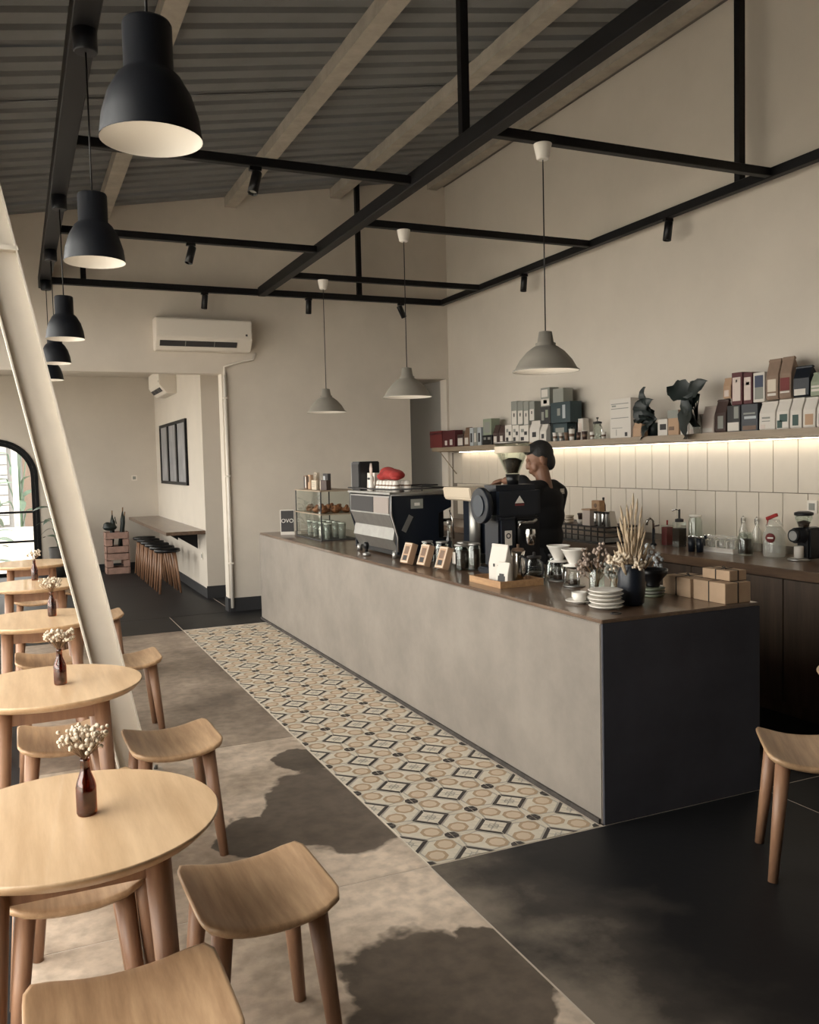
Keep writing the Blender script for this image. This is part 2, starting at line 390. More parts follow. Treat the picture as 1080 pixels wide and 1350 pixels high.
ab.box(-1.3,AX-AR,YA,YA+.16,-.1,2.95); ab.box(AX+AR,2.1,YA,YA+.16,-.1,2.95)
for k in range(N):
    a0,a1=math.pi*k/N,math.pi*(k+1)/N
    x0,x1=AX+AR*math.cos(a1),AX+AR*math.cos(a0)
    ab.prism([(x0,AZ+AR*math.sin(a1)),(x1,AZ+AR*math.sin(a0)),(x1,2.95),(x0,2.95)],YA,YA+.16,'y')
wall('wall_alcove_far',ab,m_plaster,'alcove end wall pierced by an arched window')
for k in range(3):  # out-of-view windows, added to bring more light into the alcove
    y0=9.7+k*1.2
    o=MB().box(-1.42,-1.36,y0,y0+.05,.7,2.6).box(-1.42,-1.36,y0+1.15,y0+1.2,.7,2.6).box(-1.42,-1.36,y0+.05,y0+1.15,.7,.76).box(-1.42,-1.36,y0+.05,y0+1.15,2.54,2.6).build('window_%d'%(8+k),m_black); o['kind']='structure'; o['label']='unseen black framed window added to brighten the alcove'
    MB().box(-1.393,-1.387,y0+.05,y0+1.15,.76,2.54).build('pane',m_pane,o)
wall('wall_alcove_left',MB().box(-1.45,-1.3,YF,9.7,-.1,2.95).box(-1.45,-1.3,13.3,13.9,-.1,2.95).box(-1.45,-1.3,9.7,13.3,-.1,.7).box(-1.45,-1.3,9.7,13.3,2.6,2.95),m_plaster,'left wall of the alcove')
o=MB().box(-1.45,3.75,YF+T,13.9,2.86,2.95).build('ceiling_alcove',m_plaster); o['kind']='structure'
wall('wall_back',MB().prism([(XL-.2,-.1),(XW+.15,-.1),(XW+.15,roofz(XW)),(XL-.2,roofz(XL))],YB-.15,YB,'y'),M('dark_bounce_cut',(.045,.035,.028),.7),'unseen wall behind the camera, coloured dark to cut bounced light')  # rear wall out of view; dark colour put in to deepen shading
lw=MB().box(XL-.15,XL,YB,1.4,-.1,roofz(XL)+.03).box(XL-.15,XL,1.4,8.8,WZ,roofz(XL)+.03).box(XL-.15,XL,8.8,YF+.02,-.1,roofz(XL)+.03).box(-1.45,XL-.15,YF-.1,YF,-.1,3.4)
wall('wall_left',lw,m_plaster,'window wall with a solid band above the glazing')
WN=6; WW=7.4/WN
for k in range(WN):
    y0=1.4+k*WW
    fr=MB().box(XL-.1,XL-.04,y0,y0+.05,0,WZ).box(XL-.1,XL-.04,y0+WW-.05,y0+WW,0,WZ).box(XL-.1,XL-.04,y0+.05,y0+WW-.05,0,.06).box(XL-.1,XL-.04,y0+.05,y0+WW-.05,WZ-.06,WZ).box(XL-.09,XL-.05,y0+.05,y0+WW-.05,2.38,2.42).box(XL-.09,XL-.05,y0+.05,y0+WW-.05,.93,.97)
    o=fr.build('window_%d'%(k+1),m_black); o['kind']='structure'; o['label']='black framed full height window beside the tables'
    MB().box(XL-.073,XL-.067,y0+.05,y0+WW-.05,.06,WZ-.06).build('pane',m_pane,o)
# arched window frame and panes
def arch_ring(r0,r1,y0,y1,zb):
    mb=MB(); pts=[]
    P0=[(AX+r0,zb)]+[(AX+r0*math.cos(math.pi*k/N),AZ+r0*math.sin(math.pi*k/N)) for k in range(N+1)]+[(AX-r0,zb)]
    P1=[(AX+r1,zb)]+[(AX+r1*math.cos(math.pi*k/N),AZ+r1*math.sin(math.pi*k/N)) for k in range(N+1)]+[(AX-r1,zb)]
    for k in range(len(P0)-1): mb.prism([P0[k],P1[k],P1[k+1],P0[k+1]],y0,y1,'y')
    return mb
aw=arch_ring(AR-.05,AR,YA+.02,YA+.10,0).box(AX-AR+.05,AX+AR-.05,YA+.03,YA+.08,0,.05)
awo=aw.build('window_7',m_black); awo['kind']='structure'; awo['label']='arched black framed window at the end of the alcove'
MB().cbox((AX,YA+.055,.917),(2*AR-.1,.03,.03)).build('glazing_bar',m_black,awo); MB().cbox((AX,YA+.055,.495),(2*AR-.1,.03,.03)).build('glazing_bar',m_black,awo)
MB().prism([(AX-AR+.05,.05),(AX+AR-.05,.05)]+[(AX+(AR-.05)*math.cos(math.pi*k/N),AZ+(AR-.05)*math.sin(math.pi*k/N)) for k in range(N+1)],YA+.058,YA+.062,'y').build('pane',m_pane,awo)
arch_ring(AR,AR+.045,YA-.012,YA,0).build('trim_1',m_black)['kind']='structure'
# baseboards
for nm,mb in (('baseboard_far',MB().box(1.962,NX0,YF-.012,YF,0,.14)),('baseboard_alcove_right',MB().box(1.938,1.95,10.10,YA,0,.11)),
              ('baseboard_return',MB().box(1.938,3.6,10.088,10.10,0,.14)),('baseboard_alcove_far',MB().box(AX+AR+.05,1.938,YA-.012,YA,0,.1)),('baseboard_opening',MB().box(1.95,1.962,YF,YF+T,0,.14))):
    mb.build(nm,m_base)['kind']='structure'
# ---- roof
ceil=thing('ceiling',kind='structure'); ceil['label']='sloping roof of corrugated metal sheets on pale purlins'
SW=.8
def sheet_mesh():
    prof=[]; p=.2
    for k in range(4):
        b=k*p; prof += [(b,0),(b+.12,0),(b+.135,.028),(b+.185,.028)]
    prof.append((4*p+.02,0))
    x0,x1=XL-.3,XW+.1; vs=[]; fs=[]
    for (y,h) in prof: vs += [(x0,y,roofz(x0)+h),(x1,y,roofz(x1)+h)]
    for k in range(len(prof)-1): fs.append((2*k,2*k+2,2*k+3,2*k+1))
    o=MB().add(vs,fs).build('corrugated_sheet',m_sheet); me=o.data; bpy.data.objects.remove(o); return me
sm=sheet_mesh()
k=0; y=YB
while y<YF:
    inst(sm,'corrugated_sheet',ceil,(0,y,.004*(k%2))); y+=SW; k+=1
for x in (-.1,.87,2.115,3.25,4.4):
    w=.06; h=.10; z=roofz(x)-.005
    mb=MB().box(x-w,x+w,YB,YF,z-.008,z-.002).box(x-w,x-w+.006,YB,YF,z-h,z-.008).box(x-w+.006,x+w,YB,YF,z-h,z-h+.006).box(x+w-.006,x+w,YB,YF,z-h+.006,z-h+.03)
    mb.build('purlin',m_purlin,ceil)
MB().box(XW-.09,XW,YB,YF,roofz(XW-.09)-.07,roofz(XW-.09)-.01).build('edge_angle',M('grey_flashing',(.17,.16,.145),.6),ceil)

# ---- outside: pale ground, low wall, shutter front, plants seen through the arch
o=MB().box(-30,-1.46,-20,40,-.16,-.13).box(-1.46,8,13.89,40,-.16,-.13).build('ground_outside',M('pale_paving',(.50,.47,.42),.9,noise=.1,ns=2)); o['kind']='structure'
fc=thing('street_building','grey shop front with roller shutter across the street','building',(0,24,-.13))
MB().box(-7,4,0,1,0,5).build('facade',M('facade_grey',(.16,.155,.15),.9),fc)
for k in range(9): MB().box(-3.2,-.2,-.05,0,.3+k*.25,.53+k*.25).build('shutter_slat',M('slat_grey',(.28,.27,.26),.6) if k==0 else bpy.data.materials['slat_grey'],fc)
MB().box(.15,.55,-.06,0,0,2.9).build('door_panel',M('brick_brown',(.12,.085,.065),.9),fc)
MB().box(-3.4,4,-.5,0,2.75,2.95).build('awning',M('awning_white',(.5,.48,.45),.8),fc)
lo=MB().box(-3.5,.30,16.2,16.35,-.13,.55).build('garden_wall',M('garden_white',(.6,.57,.52),.9)); setp(lo,'low white garden wall outside the arched window','wall')
po=MB().cyl((-.02,17.4,-.13),(-.02,17.4,3.2),.05).build('street_post',M('post_pale',(.42,.40,.37),.7)); setp(po,'pale street post standing beyond the garden wall','post')
def leaf_mesh(L,w,droop,n=6,seed=0):
    mb=MB(); vs=[]; fs=[]
    for k in range(n+1):
        t=k/n; ww=w*math.sin(math.pi*min(1,.06+t*.94))**.8*(1-.25*t); z=droop*(-t*t)*L+.25*L*t
        vs += [(L*t,-ww,z+.12*ww),(L*t,0,z),(L*t,ww,z+.12*ww)]
    for k in range(n):
        a=3*k; fs += [(a,a+1,a+4,a+3),(a+1,a+2,a+5,a+4)]
    return mb.add(vs,fs,0,True)
def leafy(name,label,loc,nleaf,L,w,h,mat,pot=None,spread=1.0,group=None):
    t=thing(name,label,'plant',loc,group=group)
    rnd=random.Random(hash(label)%999 if False else len(label)*7+nleaf)
    z0=0
    if pot: MB().lathe([(pot[0]*.75,0),(pot[0],pot[1]),(pot[0]*.9,pot[1]),(pot[0]*.85,pot[1]*.85)],16,cap=(True,True)).build('pot',pot[2],t); z0=pot[1]*.85
    st=MB()
    for k in range(nleaf):
        a=k*2.4+rnd.uniform(-.3,.3); f=(k+1)/nleaf; hz=z0+h*(.25+.75*f)*rnd.uniform(.85,1.1); r=.12*h*spread*rnd.uniform(.3,1)
        p=(math.cos(a)*r,math.sin(a)*r,hz)
        st.tube([(0,0,z0-.01),(p[0]*.3,p[1]*.3,z0+(hz-z0)*.6),p],.004+.004*h,5)
        LL=L*rnd.uniform(.75,1.15)
        leaf_mesh(LL,w*LL/L,rnd.uniform(.3,.9)).build('leaf',mat,t,loc=p,rot=(rnd.uniform(-.3,.3),rnd.uniform(-.5,.3),a))
    st.build('stem',mat,t)
    return t
leafy('banana_plant','large leaved green plant outside behind the garden wall',(-.62,17.9,-.13),11,.75,.11,1.5,m_leafg)
leafy('garden_plant','dark leafy shrub just outside the arched window',(-.42,15.3,-.13),9,.42,.07,.75,m_leafg)
leafy('street_shrub','tall leafy shrub in front of the shutter',(.05,20.5,-.13),12,.5,.09,2.4,m_leafg)

# ================================================================== STEEL FRAME, COLUMN
ZF=3.265
fr=thing('overhead_grid','black steel tube grid hung under the roof on hangers','ceiling grid',(0,0,ZF))
def beam(nm,x0,x1,y0,y1,z0=-.03,z1=.03,parent=fr): return MB().box(x0,x1,y0,y1,z0,z1).build(nm,m_black,parent,bev=.004,seg=1)
bm1=beam('long_beam',.27,.37,YB,YF,-.045,.06)
beam('long_beam',2.325,2.405,YB,YF-.17,-.04,.05); beam('long_beam',4.385,4.445,YB,YF-.17)
beam('end_beam',.37,4.445,8.84,8.90)
for yy in (.36,2.28,4.19,6.09,7.98): beam('crossbar',2.405,4.385,yy-.026,yy+.026,-.026,.026)
for yy in (1.27,5.09,6.97): beam('crossbar',.37,2.325,yy-.026,yy+.026,-.026,.026)
for (x,yy) in ((2.365,4.43),(2.365,.9),(4.415,4.46),(4.415,.9),(3.43,8.87),(.66,8.87)):
    z1=roofz(x)-ZF-.0
    MB().box(x-.024,x+.024,yy-.024,yy+.024,.026,z1).build('hanger',m_black,fr)
# slanted white H section column
cl=thing('slanted_column','slanted white steel column standing between the window tables','column',(.472,4.4,0))
sx=-.198; HT=3.62; hw=.0745
def slant(x0,x1,y0,y1,z0,z1): return MB().add([(x0+sx*z0,y0,z0),(x1+sx*z0,y0,z0),(x1+sx*z0,y1,z0),(x0+sx*z0,y1,z0),(x0+sx*z1,y0,z1),(x1+sx*z1,y0,z1),(x1+sx*z1,y1,z1),(x0+sx*z1,y1,z1)],[(0,3,2,1),(4,5,6,7),(0,1,5,4),(1,2,6,5),(2,3,7,6),(3,0,4,7)])
m_col=M('white_steel',(.60,.54,.46),.5,noise=.05,ns=4)
slant(-hw+.008,hw-.008,-.004,.004,.012,HT).build('web',m_col,cl)
slant(-hw,-hw+.008,-.055,.055,.012,HT).build('flange',m_col,cl); slant(hw-.008,hw,-.055,.055,.012,HT).build('flange',m_col,cl)
slant(-hw-.005,hw+.005,-.06,.06,2.50,2.52).build('splice_plate',m_col,cl)
MB().box(-.13,.13,-.1,.1,0,.012).build('base_plate',m_col,cl)
for a in (-.1,.1):
    for b2 in (-.075,.075): MB().cyl((a,b2,.012),(a,b2,.03),.01,n=6).build('anchor_bolt',m_steel,cl)

# ================================================================== FURNITURE
def make_table(loc,label,group='round cafe tables along the window'):
    t=thing('round_table',label,'table',loc,group=group)
    R=.335; zt=.70
    MB().lathe([(R-.022,zt-.028),(R-.006,zt-.012),(R,zt-.004),(R-.003,zt)],64,sm=True).build('tabletop',m_table,t)
    q=.165
    for sx_ in (-1,1):
        for sy_ in (-1,1):
            MB().cyl((sx_*(q+.035),sy_*(q+.035),0),(sx_*q,sy_*q,zt-.028),.022,.031,18).build('leg',m_leg,t)
    for s_ in (-1,1):
        MB().box(-q+.02,q-.02,s_*(q)-.011,s_*(q)+.011,zt-.098,zt-.028).build('apron',m_leg,t)
        MB().box(s_*q-.011,s_*q+.011,-q+.02,q-.02,zt-.098,zt-.028).build('apron',m_leg,t)
    return t
TYS=[2.175,3.60,5.24,6.85,8.42]
tl=['round pale wooden cafe table tucked over a stool nearest the slab joint','round pale wooden cafe table just before the slanted column','round pale wooden cafe table just past the slanted column','round pale wooden cafe table second past the slanted column','round pale wooden cafe table in front of the alcove']
st_scale=1.1
tl[0]='round pale wooden cafe table beside the dark floor stain'
TAB=[make_table((.085,y,0),tl[i]) for i,y in enumerate(TYS)]
def make_stool(loc,rz,label,group,dark=False):
    t=thing('wooden_stool',label,'stool',loc,rz,group=group)
    a,b2,th=.175,.195,.022; n,mq=14,10; vs=[]; fs=[]
    def outline(u,v):
        # rounded rectangle, curved up at the two ends
        x=a*u; y=b2*v
        return x,y,.425+.036*(abs(u)**2.2)+.004*(abs(v)**3)
    # superellipse grid: concentric rings
    rings=[0,.35,.65,.85,.96,1.0]; K=40
    def pt(r,k):
        th_=2*math.pi*k/K; c,s_=math.cos(th_),math.sin(th_)
        e=8; rr=(abs(c)**e+abs(s_)**e)**(-1/e); return outline(r*rr*c,r*rr*s_)
    for side in (1,0):
        for ri,r in enumerate(rings[1:]):
            for k in range(K):
                x,y,z=pt(r,k); zz=z if side else z-th*(1.0 if r<.97 else .55)
                if side and r==1.0: zz-=.003
                vs.append((x,y,zz))
        vs.append((0,0,outline(0,0)[2]-(0 if side else th)))
    nr=len(rings)-1; half=nr*K+1
    for side in (0,1):
        o_=side*half
        for ri in range(nr-1):
            for k in range(K): fs.append((o_+ri*K+k,o_+ri*K+(k+1)%K,o_+(ri+1)*K+(k+1)%K,o_+(ri+1)*K+k))
        for k in range(K): fs.append((o_+nr*K,o_+k,o_+(k+1)%K))
    for k in range(K): fs.append(((nr-1)*K+k,(nr-1)*K+(k+1)%K,half+(nr-1)*K+(k+1)%K,half+(nr-1)*K+k))
    MB().add(vs,fs,0,True).build('seat',m_stool,t)
    for s1 in (-1,1):
        for s2 in (-1,1):
            MB().cyl((s1*.158,s2*.165,0),(s1*.118,s2*.125,.415),.017,.027,16).build('leg',m_leg,t)
    return t
G='wooden stools at the window tables'
st0=make_stool((.145,1.762,0),0,'pale wooden stool drawn up before the table beside the dark floor stain',G)
st0.scale=(1.12,1.0,1.0); st0.location.x=.158
def stool(x,y,rz,label,g=G):
    c=copy_tree(st0); c.scale=(1,1,1); c.location=(x,y,0); c.rotation_euler=(0,0,rz); c['label']=label; c['group']=g; return c
stool(.515,2.178,.02,'pale wooden stool on the open floor side beside the dark floor stain')
stool(.089,2.49,.0,'pale wooden stool tucked under the far side of the table by the dark stain')
stool(.515,3.535,.02,'pale wooden stool on the aisle side of the table before the slanted column')
stool(.15,3.06,.0,'pale wooden stool between the two tables before the slanted column')
stool(.13,3.80,.0,'pale wooden stool tucked beneath the table before the slanted column')
stool(.53,5.17,.0,'pale wooden stool on the aisle side of the table just past the column')
stool(.12,4.70,0,'pale wooden stool behind the slanted column on its table side')
stool(.12,5.42,0,'pale wooden stool tucked beneath the table just past the column')
stool(.50,6.82,0,'pale wooden stool on the aisle side of the second table past the column')
stool(.10,6.28,0,'pale wooden stool before the second table past the slanted column')
stool(.10,7.05,0,'pale wooden stool tucked beneath the second table past the column')
stool(.46,8.42,0,'pale wooden stool beside the table in front of the alcove')
stool(.10,7.95,0,'pale wooden stool before the table in front of the alcove')
rt=make_table((2.945,2.12,0),'dim round wooden table beside the end of the bar',group=None)
stool(2.635,2.36,math.radians(-52),'brown wooden stool in shadow beside the dark bar end',None) if False else None
_s=copy_tree(st0); _s.scale=(1,1,1); _s.location=(2.607,2.289,0); _s.rotation_euler=(0,0,math.radians(-38)); _s['label']='brown wooden stool in shadow beside the dark bar end'; 
if 'group' in _s: del _s['group']

# bottles with dried flowers
def bottle(loc,h,i,label,flabel,nfl):
    b=thing('bottle_vase',label,'bottle',loc,group='amber bottle vases on the tables'); r=.0235
    MB().lathe([(r*.9,0),(r,.006),(r,h*.50),(r*.86,h*.60),(r*.5,h*.78),(r*.44,h*.95),(r*.5,h*.96),(r*.5,h),(r*.40,h),(r*.36,h*.8),(r*.78,h*.58),(r*.9,h*.48),(r*.9,.008),(0,.008)],24,cap=(True,False)).build('bottle_body',m_amber,b)
    MB().lathe([(0,.009),(r*.88,.009),(r*.88,h*.40),(0,h*.40)],20,cap=(False,False)).build('liquid',M('amber_liquid',(.25,.095,.05),.3) if 'amber_liquid' not in bpy.data.materials else bpy.data.materials['amber_liquid'],b)
    f=thing('dried_flowers',flabel,'flowers',(loc[0],loc[1],loc[2]+h*.5),group='dried flower sprigs in the bottles')
    rnd=random.Random(40+i); stm=MB(); hd=MB()
    for k in range(nfl):
        a=rnd.uniform(0,6.28); rr=.055*math.sqrt(rnd.random()); top=h*.5+.045+rnd.uniform(0,.04)-rr*.3
        p=(rr*math.cos(a),rr*math.sin(a),top)
        stm.tube([(0,0,.0),(p[0]*.08,p[1]*.08,h*.5),p],.0009,4)
        for q in range(2): hd.sph((p[0]+rnd.uniform(-.007,.007),p[1]+rnd.uniform(-.007,.007),p[2]+rnd.uniform(-.006,.006)),rnd.uniform(.004,.0065),6,4)
    stm.build('stems',m_drytwig,f,kind='stuff'); hd.build('blossoms',m_dry,f,kind='stuff')
wh=['beside the dark floor stain','before the slanted column','just past the slanted column','second past the slanted column']
for i,(px,py,h) in enumerate(((115,1073,.135),(80,902,.135),(69,812,.135),(46,765,.15))):
    p=at(px,py,z=.70); p.z=.70
    bottle(p,h,i,'small amber glass bottle on the table '+wh[i],'sprig of pale dried blossoms in the bottle on the table '+wh[i],70 if i<3 else 30)

# ================================================================== BAR COUNTER
CX0,CX1,CY0,CY1,CZ=2.145,3.0,2.918,8.44,.853
ct=thing('bar_counter','long cement rendered service bar with patterned tiles at its foot','counter',(CX0,CY0,0))
MB().box(0,CX1-CX0,.012,CY1-CY0,0,CZ-.016).build('cement_body',m_cement,ct,bev=.004)
MB().box(.004,CX1-CX0,0,.0115,.001,CZ-.016).build('end_panel',m_cement_shaded,ct); ct.children[-1]['label']='cement end face of the bar, its shade put into the colour'
MB().box(-.012,-.0005,.02,CY1-CY0,.0015,.022).build('base_strip',M('grimy_edge',(.05,.042,.036),.9,noise=.5,ns=9),ct)
tp=MB().box(CX0+.006,CX1,CY0+.006,CY1,CZ-.0155,CZ).build('counter_top',m_top,bev=.003); setp(tp,'dark wooden worktop lying on the cement bar','worktop')
BX0=3.96
bk=thing('back_counter','dark wooden back bar cabinet along the tiled wall','cabinet',(BX0,2.2,0))
BL=8.98-2.2
for k in range(9):
    y0=k*BL/9; 
    MB().box(.03,.05,y0+.003,y0+BL/9-.003,.08,.79).build('cabinet_door',m_cabinet,bk,bev=.002)
MB().box(.05,XW-BX0-.012,0,BL,0,.80).build('carcass',m_cabinet,bk)
bt=MB().box(BX0,XW-.012,2.18,8.98,.801,.857).build('back_worktop',m_top,bev=.003); setp(bt,'thick dark wooden worktop on the back bar','worktop')
# wall tiles
ti=thing('wall_tiling','pale vertical glazed tiles on the wall above the back bar','tiles',(XW,0,0))
MB().box(-.006,0,2.2,8.98,.857,1.60).build('grout_bed',m_grout,ti)
tm=MB().box(-.012,-.006,.0022,.1990,.0022,.3445).build('wall_tile',m_tilew,bev=.0015,seg=1); tme=tm.data; bpy.data.objects.remove(tm)
Y0=at(990.5,600,x=XW).y; Y1=at(945,665,x=XW).y
for k in range(-9,26):
    y=Y0+k*.2012
    if 2.2<=y<8.8: inst(tme,'wall_tile',ti,(0,y,1.2535))
    y=Y1+k*.2012
    if 2.2<=y<8.8: inst(tme,'wall_tile',ti,(0,y,.9065))
# shelf with led strip
SZ=1.66
sh=thing('wall_shelf','long wooden wall shelf above the tiles with a light strip beneath','shelf',(XW,0,SZ))
MB().box(-.26,0,2.3,8.98,-.045,0).build('board',m_shelfw,sh,bev=.002)
MB().tube([(-.22,8.86,-.046),(-.014,8.86,-.30)],.005,6).build('bracket',m_shelfw,sh); MB().box(-.24,-.012,8.85,8.87,-.0525,-.0455).build('bracket',m_shelfw,sh)
led=thing('led_light_strip','warm glowing light strip under the wall shelf','light strip',(XW-.05,0,SZ-.046))
MB().box(-.012,.012,2.35,8.7,-.010,-.0).build('housing',m_white,led); MB().box(-.009,.009,2.35,8.7,-.0135,-.0103).build('diffuser',m_ledm,led)

# ---- pendants
def pend_black(y,i,zrim,label):
    x=.322; t=thing('dome_pendant',label,'lamp',(x,y,ZF-.045),group='black dome pendants over the window tables')
    top=-(ZF-.045-zrim); R=.116
    MB().lathe([(.042,-.085),(.046,-.08),(.046,0)],20).build('ceiling_cup',m_dome,t)
    MB().cyl((0,0,-.085),(0,0,top+.262),.0035,n=8).build('cord',m_blackp,t)
    prof=[(.052,.265),(.056,.258),(.056,.155),(.072,.14),(.095,.10),(.110,.05),(R,.004),(R+.001,0)]
    MB().lathe([(r,top+z) for r,z in [(.012,.268)]+prof],40,cap=(True,False)).build('shade',m_dome,t)
    MB().lathe([(r-.004,top+z) for r,z in [(.06,.150),(.072,.136),(.095,.098),(.110,.05),(R,.003),(R+.004,0)]],40,cap=(True,False)).build('shade_lining',m_shadei,t)
    MB().lathe([(.022,top+.14),(.022,top+.11)],14).build('lamp_holder',m_shadei,t); MB().sph((0,0,top+.085),.028,14,10).build('bulb',m_bulb2,t)
    return t
pl=['black dome pendant above the table beside the dark floor stain','black dome pendant hanging ahead of the slanted column top','black dome pendant third along the beam beside the column','black dome pendant fourth along the beam partly hidden behind its neighbour','black dome pendant last along the beam by the alcove']
for i,(y,px,py) in enumerate(((2.14,200,185),(3.71,126,346),(5.97,83,447),(7.45,72,479),(8.65,66,501))):
    pend_black(y,i,at(px,py,y=y).z,pl[i])
def pend_grey(y,i,label):
    t=thing('metal_pendant',label,'lamp',(2.722,y,ZF-.0265),group='greige metal pendants over the bar')
    top=-(ZF-.026-2.003)
    MB().lathe([(.028,-.085),(.034,-.08),(.05,-.004),(.05,0)],20).build('ceiling_cup',m_shadei,t)
    MB().cyl((0,0,-.085),(0,0,top+.215),.0035,n=8).build('cord',m_blackp,t)
    prof=[(.01,.22),(.036,.215),(.046,.155),(.056,.152),(.056,.138),(.068,.132),(.105,.105),(.145,.06),(.172,.012),(.186,.002),(.186,-.004)]
    MB().lathe([(r,top+z) for r,z in prof],48,cap=(True,False)).build('shade',m_shadeo,t)
    MB().lathe([(r,top+z) for r,z in [(.05,.125),(.066,.124),(.100,.10),(.140,.056),(.168,.008),(.184,-.003)]],48,cap=(True,False)).build('shade_lining',m_shadei,t)
    MB().lathe([(.02,top+.124),(.02,top+.09)],14).build('lamp_holder',m_shadei,t); MB().sph((0,0,top+.052),.034,14,10).build('bulb',m_bulb,t)
for i,(y,lb) in enumerate(((4.19,'greige metal pendant over the dripper end of the bar'),(6.09,'greige metal pendant over the espresso machine'),(7.98,'greige metal pendant over the pastry case end of the bar'))): pend_grey(y,i,lb)
# track spotlights
def spot(loc,tilt,label):
    t=thing('track_spotlight',label,'spotlight',loc,group='black track spotlights on the steel frame')
    MB().box(-.035,.035,-.016,.016,-.022,0).build('adapter',m_blackp,t)
    MB().cyl((0,0,-.022),(0,0,-.055),.007,n=8).build('stem',m_blackp,t)
    Tm=Matrix.Rotation(tilt[1],3,'Z')@Matrix.Rotation(tilt[0],3,'Y')
    c=Vector((0,0,-.075)); MB().lathe([(.028,.05),(.03,.046),(.03,-.085),(.026,-.085),(.024,-.07)],18,c,cap=(True,False),T=Tm).build('lamp_head',m_blackp,t)
    MB().lathe([(0,-.068),(.024,-.07)],18,c,cap=(False,False),T=Tm).build('lens',m_grey,t)
for px,py,kind,tl_,lb in ((330,229,'x',(.35,.6),'black spotlight under the crossbar nearest the roof purlin'),(250,323,'x',(.3,.3),'black spotlight under the middle crossbar behind the dome pendants'),(268,387,'e',(.1,0),'black spotlight above the air conditioner'),(407,393,'e',(.05,0),'black spotlight on the end beam above the pastry case pendant'),(526,401,'e',(-.5,.2),'black spotlight near the corner of the end beam'),(698,362,'r',(.1,0),'black spotlight on the wall side beam near its far corner'),(881,288,'r',(.15,0),'black spotlight on the wall side beam over the coffee packets')):
    p=at(px,py,z=ZF-.03)
    if kind=='x': p.y=min((5.09,6.97),key=lambda v:abs(v-p.y))
    if kind=='e': p.y=8.87
    if kind=='r': p.x=4.415
    p.z=ZF-(.026 if kind=='x' else .03)
    spot(p,tl_,lb)
# ---- air conditioners, pipe, picture, sockets
def aircon(loc,rz,L,label,grp):
    t=thing('air_conditioner',label,'air conditioner',loc,rz,group=grp)     # local: wall at +y, front -y
    MB().prism([(0,0),(0,.31),(-.20,.31),(-.215,.295),(-.215,.115),(-.125,.005),(-.10,0)],0,L,'x').build('casing',m_white,t,bev=.006)
    MB().prism([(-.2155,.29),(-.2155,.125),(-.2195,.125),(-.2195,.29)],.01,L-.01,'x').build('front_panel',m_white,t)
    MB().tbox(Matrix.Translation((L*.44,-.1745,.0605))@Matrix.Rotation(math.radians(39.3),4,'X'),(L*.80,.008,.06)).build('air_slot',m_ink,t)
    for q in (.3,.6): MB().tbox(Matrix.Translation((L*q,-.178,.058))@Matrix.Rotation(math.radians(39.3),4,'X'),(.006,.006,.06)).build('louvre_stay',m_grey,t)
    MB().box(L-.07,L-.05,-.2215,-.2196,.145,.165).build('display',m_ink,t)
    return t
a0=at(187,423,y=YF); a1=at(328,430,y=YF)
aircon((a0.x+.1,YF,2.665),0,a1.x-a0.x-.12,'white split air conditioner high on the end wall',None)
aircon((1.95,12.65,2.47),math.radians(-90),.95,'white split air conditioner in the alcove above the picture',None)
pp=thing('wall_pipe','white vertical conduit pipe at the edge of the end wall','pipe',(1.99,YF-.02,0))
MB().cyl((0,0,.04),(-.0,0,2.44),.018).build('pipe',m_white,pp)
MB().tube([(0,0,2.43),(0,0,2.52),(.10,.0,2.56),(.30,0,2.60),(.33,0,2.668)],.012,8).build('pipe_elbow',m_white,pp)
for z in (.5,1.4,2.2): MB().box(-.024,.024,-.02,.02,z,z+.015).build('clip',m_white,pp)
pc=thing('triptych_picture','black framed picture in three upright panels on the alcove wall','picture',(1.95,11.05,1.28))
PW,PH=2.1,.83
m_art=M('grey_print',(.26,.26,.27),.4,noise=.35,ns=2.2,stretch=(1,3,1.2))
for k in range(3):
    y0=k*PW/3; y1=y0+PW/3
    fo=MB().box(-.03,-.001,y0,y0+.05,0,PH).box(-.03,-.001,y1-.05,y1,0,PH).box(-.03,-.001,y0+.05,y1-.05,0,.04).box(-.03,-.001,y0+.05,y1-.05,PH-.04,PH).build('frame',m_black,pc)
    MB().box(-.015,-.006,y0+.05,y1-.05,.04,PH-.04).build('print',m_art,fo)
def socket(loc,axis,label):
    t=thing('wall_socket',label,'socket',loc,group=None)
    if axis=='y': MB().box(-.04,.04,-.009,-.0005,-.04,.04).build('plate',m_white,t,bev=.003); MB().box(-.022,.022,-.011,-.009,-.022,.022).build('insert',m_grey,t)
    else: MB().box(-.009,-.0005,-.04,.04,-.04,.04).build('plate',m_white,t,bev=.003); MB().box(-.011,-.009,-.022,.022,-.022,.022).build('insert',m_grey,t)
p=at(177,630,y=YA); socket((p.x,YA,p.z),'y','small white wall switch on the bare alcove end wall')
p=at(267,733,x=1.95); socket((1.95,p.y,p.z),'x','white wall socket below the alcove bar shelf')
p=at(1072,668,x=XW-.012); socket((XW-.0125,p.y,p.z),'x','white wall socket on the tiles beside the small grinder')
